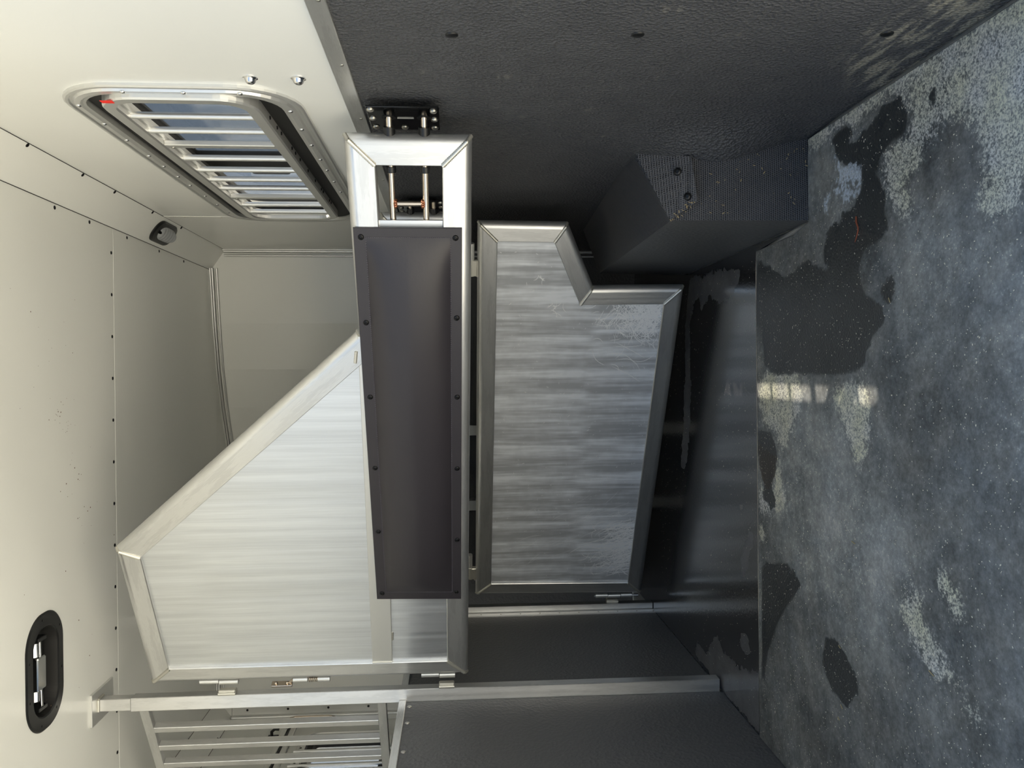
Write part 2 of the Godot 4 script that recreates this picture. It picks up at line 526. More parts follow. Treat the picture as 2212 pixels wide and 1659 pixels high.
func make_materials() -> void:
	# painted sheet, faintly wavy
	var wave := normal_from(tile(3, 256, 256, 0.006, 2), 6.0)
	var white := mat("white_sheet", Color(0.935, 0.936, 0.916), 0.22)
	white.normal_enabled = true
	white.normal_texture = wave
	white.normal_scale = 0.12
	tri_map(white, 0.8)
	# aluminium: extruded tube (streaks run along v)
	var tube_rough := tex(brushed(11, 0.29, 0.40))
	var alu := mat("aluminium_tube", Color(0.87, 0.87, 0.865), 1.0, 0.88)
	alu.albedo_texture = tex(blotches(15, 0.95, 1.0))
	alu.roughness_texture = tube_rough
	alu.uv1_scale = Vector3(6.0, 0.8, 1)
	alu.anisotropy_enabled = true
	alu.anisotropy = 0.35
	var post := alu.duplicate() as StandardMaterial3D
	post.albedo_color = Color(0.90, 0.90, 0.90)
	post.metallic = 0.88
	post.albedo_color = Color(0.84, 0.84, 0.835)
	M["post"] = post
	# brushed sheet infill: brushing runs up and down the sheet, scatter runs across it
	var sheet_im := brushed(21, 0.91, 0.99)
	var al_sheet := mat("aluminium_sheet", Color(0.93, 0.94, 0.95), 1.0, 1.0)
	al_sheet.albedo_texture = tex(sheet_im)
	al_sheet.roughness_texture = tex(brushed(31, 0.36, 0.46))
	al_sheet.uv1_scale = Vector3(2.6, 0.9, 1)
	al_sheet.anisotropy_enabled = true
	al_sheet.anisotropy = 0.6
	mat("aluminium", Color(0.88, 0.88, 0.87), 0.36, 0.8)
	mat("weld", Color(0.86, 0.85, 0.81), 0.4, 0.8)
	mat("steel_rod", Color(0.80, 0.75, 0.69), 0.22, 1.0)
	mat("heat_tint", Color(0.70, 0.47, 0.36), 0.35, 1.0)
	mat("chrome", Color(0.88, 0.88, 0.88), 0.12, 1.0)
	mat("screw", Color(0.70, 0.69, 0.66), 0.3, 1.0)
	mat("dark_screw", Color(0.10, 0.10, 0.105), 0.35, 0.6)
	mat("black_plastic", Color(0.055, 0.058, 0.062), 0.38)
	mat("black_gasket", Color(0.07, 0.068, 0.066), 0.6)
	mat("black_gloss", Color(0.045, 0.047, 0.05), 0.09)
	mat("red", Color(0.95, 0.16, 0.10), 0.5)
	mat("red_dark", Color(0.62, 0.08, 0.10), 0.5)
	mat("stitch", Color(0.36, 0.35, 0.38), 0.8)
	mat("grey_rubber", Color(0.17, 0.17, 0.18), 0.55)
	mat("dirt", Color(0.40, 0.30, 0.22), 0.9)
	mat("twig", Color(0.56, 0.30, 0.20), 0.8)
	mat("straw", Color(0.72, 0.64, 0.47), 0.85)
	mat("fleck", Color(0.86, 0.83, 0.75), 0.8)
	mat("lens", Color(0.62, 0.63, 0.64), 0.08)
	var gravel := mat("gravel", Color.WHITE, 0.95)
	var gi := tile(55, 256, 256, 0.06, 4)
	var gb := gi.get_data()
	var rgb := PackedByteArray()
	for v in gb:
		rgb.append(168 + v / 4)
		rgb.append(164 + v / 4)
		rgb.append(152 + v / 4)
	gravel.albedo_texture = tex(Image.create_from_data(256, 256, false, Image.FORMAT_RGB8, rgb))
	tri_map(gravel, 1.2)
	# glass
	var clear := mat("glass_clear", Color(0.12, 0.16, 0.19, 0.32), 0.03)
	clear.transparency = BaseMaterial3D.TRANSPARENCY_ALPHA
	var scr := mat("glass_screen", Color(0.26, 0.31, 0.36, 0.52), 0.1)
	scr.transparency = BaseMaterial3D.TRANSPARENCY_ALPHA
	# rubber with a creased leather grain
	var leather := normal_from(tile(41, 512, 512, 0.045, 2, FastNoiseLite.TYPE_CELLULAR), 5.0)
	var kick := mat("kick_rubber", Color.WHITE, 0.55)
	kick.albedo_texture = kick_texture()
	kick.normal_enabled = true
	kick.normal_texture = normal_from(field(45, 2048, 704, 0.20, 2, FastNoiseLite.TYPE_CELLULAR), 4.0)
	kick.normal_scale = 0.95
	kick.uv1_triplanar = false
	var panel := mat("panel_rubber", Color(0.335, 0.337, 0.342), 0.5)
	panel.normal_enabled = true
	panel.normal_texture = leather
	panel.normal_scale = 0.5
	tri_map(panel, 3.0)
	var vinyl := mat("pad_vinyl", Color(0.178, 0.165, 0.182), 0.42)
	vinyl.normal_enabled = true
	vinyl.normal_texture = normal_from(tile(43, 256, 256, 0.05, 3), 2.0)
	vinyl.normal_scale = 0.1
	tri_map(vinyl, 5.0)
	# punched mat on the wheel box: staggered raised cells
	var mesh_mat := mat("mesh_mat", Color(0.36, 0.36, 0.37), 0.6)
	mesh_mat.normal_enabled = true
	mesh_mat.normal_texture = normal_from(cells(), 5.0)
	mesh_mat.normal_scale = 1.0
	mesh_mat.albedo_texture = tex(cells_albedo())
	tri_map(mesh_mat, 11.0)
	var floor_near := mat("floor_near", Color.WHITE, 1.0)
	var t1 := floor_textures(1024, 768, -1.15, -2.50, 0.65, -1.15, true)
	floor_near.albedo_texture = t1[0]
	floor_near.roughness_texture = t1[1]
	floor_near.normal_enabled = true
	floor_near.normal_texture = normal_from(field(61, 1024, 768, 0.22, 3), 2.0)
	floor_near.normal_scale = 0.25
	var floor_far := mat("floor_far", Color.WHITE, 1.0)
	var t2 := floor_textures(768, 768, -1.15, -4.65, 0.65, -2.46, false)
	floor_far.metallic_specular = 0.7
	floor_far.clearcoat_enabled = true
	floor_far.clearcoat = 1.0
	floor_far.clearcoat_roughness = 0.16
	floor_far.albedo_texture = t2[0]
	floor_far.roughness_texture = t2[1]
	floor_far.normal_enabled = true
	floor_far.normal_texture = normal_from(field(63, 768, 768, 0.2, 3), 2.0)
	floor_far.normal_scale = 0.07
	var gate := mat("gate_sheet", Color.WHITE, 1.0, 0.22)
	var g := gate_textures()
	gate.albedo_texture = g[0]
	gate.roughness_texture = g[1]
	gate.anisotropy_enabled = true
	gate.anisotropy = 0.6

# colour follows the height field, darker toward the bottoms of the punched holes
func cells_albedo() -> Image:
	var im := cells()
	for y in 128:
		for x in 128:
			var v := 0.35 + 0.65 * im.get_pixel(x, y).r
			im.set_pixel(x, y, Color(v, v, v))
	return im

func cells() -> Image:
	var im := Image.create(128, 128, false, Image.FORMAT_L8)
	for y in 128:
		for x in 128:
			var row := int(y / 8.0)
			var fx := fposmod(x + (4.0 if row % 2 else 0.0), 8.0) - 4.0
			var fy := fposmod(float(y), 8.0) - 4.0
			var d := sqrt(fx * fx + fy * fy * 1.3)
			var v := clampf((d - 1.4) / 2.2, 0.0, 1.0)
			im.set_pixel(x, y, Color(v, v, v))
	return im

# grey mask of outlines given on the floor as x, z pairs; softened by a resize
func mask(polys: Array, w: int, h: int, x0: float, z0: float, x1: float, z1: float, soft := 2) -> PackedByteArray:
	var mw := w / 6
	var mh := h / 6
	var im := Image.create(mw, mh, false, Image.FORMAT_L8)
	for a in polys:
		var p := pv(a)
		var lo := p[0]
		var hi := p[0]
		for q in p:
			lo = lo.min(q)
			hi = hi.max(q)
		var ia := (lo.x - x0) / (x1 - x0) * mw
		var ib := (hi.x - x0) / (x1 - x0) * mw
		var ja := (lo.y - z0) / (z1 - z0) * mh
		var jb := (hi.y - z0) / (z1 - z0) * mh
		var i0 := clampi(int(minf(ia, ib)) - 1, 0, mw)
		var i1 := clampi(int(maxf(ia, ib)) + 2, 0, mw)
		var j0 := clampi(int(minf(ja, jb)) - 1, 0, mh)
		var j1 := clampi(int(maxf(ja, jb)) + 2, 0, mh)
		for j in range(j0, j1):
			for i in range(i0, i1):
				if Geometry2D.is_point_in_polygon(Vector2(x0 + (i + 0.5) / mw * (x1 - x0), z0 + (j + 0.5) / mh * (z1 - z0)), p):
					im.set_pixel(i, j, Color.WHITE)
	var small := im
	while soft > 1:
		small.resize(small.get_width() / 2, small.get_height() / 2, Image.INTERPOLATE_BILINEAR)
		soft /= 2
	im.resize(w, h, Image.INTERPOLATE_CUBIC)
	return im.get_data()

func floor_textures(w: int, h: int, x0: float, z0: float, x1: float, z1: float, near: bool) -> Array:
	var wet := mask(WET if near else DRYFAR, w, h, x0, z0, x1, z1)
	var dust := mask(DUST, w, h, x0, z0, x1, z1, 4)
	var haze_and_light := mask(HAZE_AND_LIGHT, w, h, x0, z0, x1, z1, 16)
	var crust := mask(CRUST, w, h, x0, z0, x1, z1)
	var brown := mask(BROWN, w, h, x0, z0, x1, z1)
	var fine := field(101, w, h, 0.26, 3).get_data()
	var mid := field(102, w, h, 0.03, 4).get_data()
	var big := field(103, w, h, 0.006, 3).get_data()
	var edge := field(105, w, h, 0.10, 3).get_data()
	var grain := RandomNumberGenerator.new()
	grain.seed = 9
	var tint := field(104, w, h, 0.012, 2).get_data()
	var col := PackedByteArray()
	col.resize(w * h * 3)
	var rough := PackedByteArray()
	rough.resize(w * h)
	for k in w * h:
		var f := fine[k] / 255.0 * 0.62 + grain.randf() * 0.38
		var m := mid[k] / 255.0
		var b := big[k] / 255.0
		var t := tint[k] / 255.0 - 0.5
		var r := 0.0
		var g := 0.0
		var bl := 0.0
		var ro := 0.0
		if near:
			var e := edge[k] / 255.0
			var haze_lit := clampf(haze_and_light[k] / 255.0, 0.0, 1.0)
			var base := 0.415 + 0.14 * (m - 0.5) + 0.20 * (b - 0.5) + 0.12 * (f - 0.5) + 0.12 * (e - 0.5) + 0.13 * haze_lit  # last term: pale dust film, plus painted light along the rear edge
			r = base + 0.016 * t
			g = base + 0.004
			bl = base - 0.004 - 0.02 * t
			ro = 0.62
			# dust lies as separate grains, thick inside the patches, thin all over the trodden parts
			var du := clampf(dust[k] / 255.0 * 1.05 + haze_lit * 0.30 + 0.06 + (m - 0.5) * 0.55 + (e - 0.5) * 0.45, 0.0, 1.0)
			var gr := smoothstep(-0.08, 0.42, du * 0.86 + f * 1.15 + e * 0.35 - 1.38)
			r = lerpf(r, 0.86, gr * 0.92)
			g = lerpf(g, 0.845, gr * 0.92)
			bl = lerpf(bl, 0.77 - 0.12 * t, gr * 0.92)
			ro = lerpf(ro, 0.9, gr)
			var we := smoothstep(0.36, 0.62, wet[k] / 255.0 + (m - 0.5) * 0.75 + (e - 0.5) * 0.55)
			var wl := 0.17 + 0.03 * f + 0.05 * (b - 0.5) + 0.03 * m
			r = lerpf(r, wl, we * 0.92)
			g = lerpf(g, wl + 0.006, we * 0.92)
			bl = lerpf(bl, wl + 0.006, we * 0.92)
			ro = lerpf(ro, 0.34, we)
			var cr := smoothstep(0.50, 0.95, crust[k] / 255.0 * 0.85 + (m - 0.5) * 1.5 + (e - 0.5) * 1.1 + 0.08)
			cr *= smoothstep(0.10, 0.45, crust[k] / 255.0)
			cr *= 0.45 + 0.55 * smoothstep(0.3, 0.6, f)
			r = lerpf(r, 0.76, cr * 0.9)
			g = lerpf(g, 0.80, cr * 0.9)
			bl = lerpf(bl, 0.85, cr * 0.9)
			ro = lerpf(ro, 0.9, cr)
			var br := smoothstep(0.45, 0.6, brown[k] / 255.0 + (m - 0.5) * 0.4)
			r = lerpf(r, 0.20, br * 0.6)
			g = lerpf(g, 0.165, br * 0.6)
			bl = lerpf(bl, 0.125, br * 0.6)
		else:
			var base := 0.15 + 0.03 * (b - 0.5) + 0.02 * (f - 0.5)
			r = base
			g = base
			bl = base + 0.008
			ro = 0.15 + 0.06 * (b - 0.5)
			var dr := smoothstep(0.38, 0.62, wet[k] / 255.0 + (m - 0.5) * 0.5 + (edge[k] / 255.0 - 0.5) * 0.5)
			var lv := 0.25 + 0.10 * m + 0.1 * (f - 0.5)
			r = lerpf(r, lv, dr)
			g = lerpf(g, lv, dr)
			bl = lerpf(bl, lv + 0.01, dr)
			ro = lerpf(ro, 0.7, dr)
		col[k * 3] = clampi(int(r * 255.0), 0, 255)
		col[k * 3 + 1] = clampi(int(g * 255.0), 0, 255)
		col[k * 3 + 2] = clampi(int(bl * 255.0), 0, 255)
		rough[k] = clampi(int(ro * 255.0), 0, 255)
	return [tex(Image.create_from_data(w, h, false, Image.FORMAT_RGB8, col)), tex(Image.create_from_data(w, h, false, Image.FORMAT_L8, rough))]

# kick lining, u along z from the rear end to -4.19, v up; scuffs of pale dust by the floor near the rear
func kick_texture() -> ImageTexture:
	var w := 1280
	var h := 448
	var a := field(71, w, h, 0.02, 4).get_data()
	var fine := field(72, w, h, 0.3, 2).get_data()
	var st_im := field(73, w / 5, h, 0.1, 3)
	st_im.resize(w, h, Image.INTERPOLATE_CUBIC)
	var stk := st_im.get_data()
	var spots := field(74, w, h, 0.016, 2).get_data()
	var scuff := mask([[-1.30, 0.10, -1.42, 0.16, -1.60, 0.15, -1.78, 0.03, -1.70, 0.0, -1.55, 0.0, -1.3, 0.03]], w, h, ZB, 1.131, -4.19, 0.0, 4)
	var col := PackedByteArray()
	col.resize(w * h * 3)
	for k in w * h:
		var f := fine[k] / 255.0
		var s := stk[k] / 255.0
		var base := 0.285 + 0.03 * (a[k] / 255.0 - 0.5) + 0.012 * (f - 0.5)
		var sp := smoothstep(0.80, 0.95, spots[k] / 255.0 + 0.18 * (f - 0.5)) * 0.4
		var sc := clampf(scuff[k] / 255.0 * 1.1, 0.0, 1.0) * smoothstep(0.46, 0.74, s * 0.75 + f * 0.35) + sp * smoothstep(0.5, 0.8, s)
		sc = clampf(sc, 0.0, 0.85)
		col[k * 3] = int(255.0 * lerpf(base, 0.60, sc))
		col[k * 3 + 1] = int(255.0 * lerpf(base + 0.003, 0.58, sc))
		col[k * 3 + 2] = int(255.0 * lerpf(base + 0.012, 0.52, sc))
	return tex(Image.create_from_data(w, h, false, Image.FORMAT_RGB8, col))

func stroke(im: Image, a: Vector2, b: Vector2, bend: float, c: Color, width := 1.0) -> void:
	var n := int((b - a).length() * 1.3) + 2
	var side := (b - a).orthogonal()
	for k in n + 1:
		var t := float(k) / n
		var p := a.lerp(b, t) + side * bend * sin(t * PI)
		var fade := minf(1.0, 4.0 * minf(t, 1.0 - t) + 0.25)
		for dx in range(0, int(ceil(width))):
			var x := int(p.x) + dx
			var y := int(p.y)
			if x >= 0 and y >= 0 and x < im.get_width() and y < im.get_height():
				im.set_pixel(x, y, im.get_pixel(x, y).lerp(c, fade * c.a))

# leg gate infill: brushed sheet, reflections painted as streaks, hoof scratches in both lower corners; u across 1.74 m, v down 0.78 m
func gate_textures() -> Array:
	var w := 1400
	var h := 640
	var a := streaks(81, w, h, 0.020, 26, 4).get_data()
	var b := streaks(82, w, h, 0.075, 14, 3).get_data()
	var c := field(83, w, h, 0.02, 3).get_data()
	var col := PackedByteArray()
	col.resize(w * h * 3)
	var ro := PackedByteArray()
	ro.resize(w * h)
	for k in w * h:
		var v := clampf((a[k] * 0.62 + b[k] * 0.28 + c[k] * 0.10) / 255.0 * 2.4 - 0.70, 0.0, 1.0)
		var g := 0.70 + 0.28 * v  # light and dark of the reflections put into the colour, along the brushing
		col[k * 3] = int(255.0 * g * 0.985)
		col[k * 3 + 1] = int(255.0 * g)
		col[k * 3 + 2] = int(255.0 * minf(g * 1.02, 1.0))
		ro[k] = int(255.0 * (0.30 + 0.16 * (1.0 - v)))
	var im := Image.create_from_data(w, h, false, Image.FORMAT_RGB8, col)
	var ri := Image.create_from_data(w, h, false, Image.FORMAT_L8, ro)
	var r := RandomNumberGenerator.new()
	r.seed = 5
	# right-hand corner: a dense fan of hoof scratches
	for k in 760:
		var p := Vector2(1090.0 + 150.0 * r.randf() + 30.0 * r.randfn(), 560.0 - absf(r.randfn()) * 62.0)
		var d := Vector2(r.randf_range(-26, 26), r.randf_range(-14, 14) - 8.0)
		var l := r.randf_range(0.5, 1.6)
		var cc := Color(1, 1, 1, r.randf_range(0.5, 1.0))
		stroke(im, p - d * l, p + d * l, r.randf_range(-0.2, 0.2), cc, 2.0)
		stroke(ri, p - d * l, p + d * l, 0.0, Color(0.62, 0.62, 0.62, 0.8), 2.0)
	for k in 16:
		var p := Vector2(r.randf_range(960, 1150), r.randf_range(360, 500))
		stroke(im, p, p + Vector2(r.randf_range(-60, 60), r.randf_range(20, 110)), r.randf_range(-0.3, 0.3), Color(1, 1, 1, 0.85), 1.6)
	# left-hand corner: sweeping diagonal scratches
	for k in 420:
		var p := Vector2(r.randf_range(120, 330) + 20.0 * r.randfn(), 570.0 - absf(r.randfn()) * 60.0)
		var d := Vector2(r.randf_range(6, 22), r.randf_range(-34, 40) + 14.0)
		stroke(im, p - d, p + d, r.randf_range(-0.25, 0.25), Color(1, 1, 1, r.randf_range(0.4, 1.0)), 2.0)
		stroke(ri, p - d, p + d, 0.0, Color(0.6, 0.6, 0.6, 0.8), 2.0)
	for k in 60:
		var p := Vector2(r.randf_range(100, 420), r.randf_range(120, 470))
		stroke(im, p, p + Vector2(r.randf_range(10, 60), r.randf_range(30, 120)), r.randf_range(-0.12, 0.12), Color(1, 1, 1, r.randf_range(0.06, 0.3)), 2.6)
	# scattered nicks
	for k in 420:
		var p := Vector2(r.randf_range(60, 1360), r.randf_range(40, 600))
		stroke(im, p, p + Vector2(r.randfn() * 4.0, r.randfn() * 4.0), 0.0, Color(1, 1, 1, r.randf_range(0.2, 0.7)), 1.5)
	# ring-shaped kick marks
	for s in [[1252.0, 185.0, 17.0], [1158.0, 250.0, 26.0], [1165.0, 228.0, 15.0], [1120.0, 375.0, 13.0]]:
		for k in 5:
			var a0 := r.randf() * TAU
			var q0: Vector2 = Vector2(cos(a0), sin(a0)) * s[2]
			var q1: Vector2 = Vector2(cos(a0 + 1.4), sin(a0 + 1.4)) * s[2]
			stroke(im, Vector2(s[0], s[1]) + q0, Vector2(s[0], s[1]) + q1, -0.2, Color(1, 1, 1, 0.5), 2.4)
	return [tex(im), tex(ri)]


# ------------------------------------------------------------------ setting
func build_ground() -> void:
	var st := mb()
	box(st, Vector3(-60, -0.75, -60), Vector3(60, -0.55, 60), 0.0)
	structure("ground", st, M.gravel, "pale gravel yard outside the trailer", "ground")

func build_floor() -> void:
	var st := mb()
	box(st, Vector3(XL - 0.06, -0.12, -4.75), Vector3(XR + 0.06, -0.006, ZB), 0.0)
	structure("floor", st, M.aluminium, "trailer floor deck under the black rubber mats", "floor")
	var up := Transform3D(Basis(Vector3(1, 0, 0), Vector3(0, 0, -1), Vector3(0, 1, 0)), Vector3.ZERO)
	# near mat, cut round the wheel box; outlines are (x, -z)
	st = mb()
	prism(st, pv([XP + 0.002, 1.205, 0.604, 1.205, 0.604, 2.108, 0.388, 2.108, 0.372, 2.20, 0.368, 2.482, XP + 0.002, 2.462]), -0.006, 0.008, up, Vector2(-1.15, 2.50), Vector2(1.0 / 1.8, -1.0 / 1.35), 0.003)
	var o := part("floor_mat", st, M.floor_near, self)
	tag(o, "near black rubber floor mat, grey with pale dust, flecks, damp patches and painted light at the rear edge", "floor mat", "rubber floor mats")
	o.name = numbered("floor_mat") if used.has("floor_mat") else "floor_mat"
	st = mb()
	prism(st, pv([XP + 0.002, 2.478, 0.366, 2.498, 0.388, 2.2, 0.388, 3.26, 0.606, 3.5, 0.606, 4.19, 0.26, 4.25, 0.03, 4.30, -0.34, 4.46, -0.55, 4.56, -0.76, 4.46, XP + 0.002, 4.33]), -0.006, 0.002, up, Vector2(-1.15, 4.65), Vector2(1.0 / 1.8, -1.0 / 2.19), 0.001)
	o = part("floor_mat", st, M.floor_far, self)
	tag(o, "far wet glossy black rubber floor mat beneath the metal stall gate", "floor mat", "rubber floor mats")

func build_ceiling() -> void:
	# rear sheet with the vent opening, then the forward sheet lapped under it
	var c := CSGCombiner3D.new()
	c.name = "ceiling"
	add_child(c, true)
	tag(c, "cream white riveted ceiling sheet with a black vent latch let into it", "ceiling", "", "structure")
	var slab := CSGBox3D.new()
	slab.size = Vector3(2.16, 0.06, ZB + 3.09)
	slab.position = Vector3(-0.55, HC + 0.03, (ZB - 3.09) * 0.5)
	slab.material = M.white_sheet
	c.add_child(slab)
	var cut := CSGPolygon3D.new()
	cut.polygon = rrect(0, 0, 0.130, 0.078, 0.07)
	cut.depth = 0.05
	cut.operation = CSGShape3D.OPERATION_SUBTRACTION
	cut.material = M.white_sheet
	cut.transform = Transform3D(Basis(Vector3(1, 0, 0), Vector3(0, 0, -1), Vector3(0, 1, 0)), Vector3(-0.855, HC + 0.045, -2.502))
	c.add_child(cut)
	var st := mb()
	box(st, Vector3(-1.63, HC - 0.0006, -4.75), Vector3(0.53, HC + 0.06, -3.03), 0.0002)
	part("forward_sheet", st, M.white_sheet, c)
	var riv := dome(0.0062, 0.003)
	for k in 15:
		put("rivet", riv, M.dark_screw, c, axes(Vector3(0.432 - 0.1465 * k, HC, -3.012), Vector3.DOWN))
	for z in [-2.60, -2.84, -3.155, -3.49, -3.80]:
		put("rivet", riv, M.dark_screw, c, axes(Vector3(0.508, HC, z), Vector3.DOWN))
	# dried dirt specks
	st = mb()
	var r := RandomNumberGenerator.new()
	r.seed = 77
	for q in [[-0.10, -2.62, 0.02, 14], [-0.30, -2.70, 0.03, 10], [-0.16, -2.66, 0.012, 8], [-0.44, -2.80, 0.05, 9], [0.05, -2.55, 0.12, 16], [-1.0, -2.75, 0.12, 8], [-0.5, -2.6, 0.3, 14]]:
		for k in int(q[3]):
			var s := 0.0010 + 0.0016 * pow(r.randf(), 3.0)
			lathe(st, [Vector2(s, 0), Vector2(s * 0.7, s * 0.25), Vector2(0, s * 0.3)], axes(Vector3(q[0] + r.randfn() * q[2], HC, q[1] + r.randfn() * q[2]), Vector3.DOWN), 6)
	part("dirt_specks", st, M.dirt, c).set_meta("kind", "stuff")
	# sloped edges
	for s in [1.0, -1.0]:
		var xw := XR if s > 0 else XL
		st = mb()
		prism(st, pv([xw, HW, xw - s * 0.10, HC, xw - s * 0.10, HC + 0.06, xw + s * 0.06, HC + 0.06, xw + s * 0.06, HW]), 0.0, ZB + 4.75, Transform3D(Basis.IDENTITY, Vector3(0, 0, -4.75)))
		var o := structure("trim", st, M.white_sheet, "sloped cream ceiling edge panel along the " + ("window wall" if s > 0 else "far left wall"), "ceiling edge")
		# dark hairline joints where the sheets meet
		st = mb()
		boxc(st, Vector3(xw - s * 0.0012, HW + 0.001, (ZB - 4.2) * 0.5), Vector3(0.0018, 0.0018, absf(ZB + 4.2)), 0.0)
		part("joint_line", st, M.black_gasket, o)
		st = mb()
		boxc(st, Vector3(xw - s * 0.0995, HC - 0.0008, (ZB - 4.2) * 0.5), Vector3(0.0018, 0.0018, absf(ZB + 4.2)), 0.0)
		part("joint_line", st, M.black_gasket, o)
		for z in ([-2.30, -2.63, -2.87, -3.22, -3.55] if s > 0 else [-3.45, -3.74, -4.0]):
			put("rivet", riv, M.dark_screw, o, axes(Vector3(xw - s * 0.006, HW + 0.0045, z), Vector3(-s * 0.6, -0.8, 0)))

func kick_bump(y: float, z: float) -> float:
	var b := 0.078 * exp(-pow((y - 0.25) / 0.165, 2.0))
	var dz := z + 2.16
	b *= exp(-pow(dz / (0.135 if dz > 0 else 0.22), 2.0))
	return b

func build_right_wall() -> void:
	var c := CSGCombiner3D.new()
	c.name = "wall_right"
	add_child(c, true)
	tag(c, "cream white kerb-side wall sheet round the barred window", "wall", "", "structure")
	var slab := CSGBox3D.new()
	slab.size = Vector3(0.06, HW + 0.16, ZB + 4.76)
	slab.position = Vector3(XR + 0.03, (HW - 0.04) * 0.5, (ZB - 4.76) * 0.5)
	slab.material = M.white_sheet
	c.add_child(slab)
	var cut := CSGPolygon3D.new()
	cut.polygon = rrect(-2.60, 1.53, 0.735, 0.218, 0.10)
	cut.depth = 0.2
	cut.operation = CSGShape3D.OPERATION_SUBTRACTION
	cut.material = M.white_sheet
	cut.transform = on_right(XR - 0.1)
	c.add_child(cut)
	# kick lining: a loose rubber sheet that bellies out over the front of the wheel box
	var st := mb()
	var zf := -4.19
	sheet(st, 150, 48, func(u, v):
		var z := lerpf(ZB, zf, u)
		var y := lerpf(0.0, HK + 0.004, v)
		return Vector3(XR - 0.006 - kick_bump(y, z), y, z),
		Vector3(-1, 0, 0), func(u, v): return Vector2(u, 1.0 - v))
	var liner := part("kick_lining", st, M.kick_rubber, c)
	liner.set_meta("label", "black grained rubber lining on the lower half of the window wall")
	var button := dome(0.012, 0.004, 14)
	for p in [[0.926, -1.52], [0.589, -1.50], [0.136, -1.472]]:
		put("lining_screw", button, M.black_plastic, c, axes(Vector3(XR - 0.006, p[0], p[1]), Vector3(-1, 0, 0)))
	# chromed bolt heads and seam
	for p in [[1.345, -1.777], [1.246, -1.775]]:
		st = mb()
		lathe(st, [Vector2(0.0155, 0), Vector2(0.0155, 0.002), Vector2(0.012, 0.004), Vector2(0.010, 0.010), Vector2(0.006, 0.013), Vector2(0, 0.0135)], axes(Vector3(XR, p[0], p[1]), Vector3(-1, 0, 0)), 18)
		part("bolt_head", st, M.chrome, c)
	st = mb()
	box(st, Vector3(XR - 0.0016, 1.17, -4.2), Vector3(XR + 0.001, HW, -3.326), 0.0004)
	part("forward_sheet", st, M.white_sheet, c)
	var riv := dome(0.004, 0.002)
	for y in [1.967, 1.827]:
		put("rivet", riv, M.screw, c, axes(Vector3(XR - 0.0016, y, -3.332), Vector3(-1, 0, 0)))
	# metal strip over the top edge of the lining
	st = mb()
	box(st, Vector3(XR - 0.0115, HK, -4.19), Vector3(XR + 0.0005, HK + 0.035, ZB), 0.0012)
	var o := structure("trim", st, M.aluminium_tube, "flat aluminium strip between black lining and white sheet on the window wall", "trim strip")
	for z in [-1.11, -1.38, -1.665, -2.009, -2.33, -2.635, -2.95, -3.255]:
		put("rivet", riv, M.screw, o, axes(Vector3(XR - 0.0115, HK + 0.011, z), Vector3(-1, 0, 0)))

func ring_rows(cz: float, cy: float, hw: float, hh: float, r: float, prof: Array) -> Array:
	# prof rows: inset, height, side (0 none, 1 outward, -1 inward)
	var rows := []
	for p in prof:
		rows.append([rrect(cz, cy, hw - p[0], hh - p[0], maxf(r - p[0], 0.01)), p[1], Vector2(cz, cy), p[2] if p.size() > 2 else 1.0])
	return rows

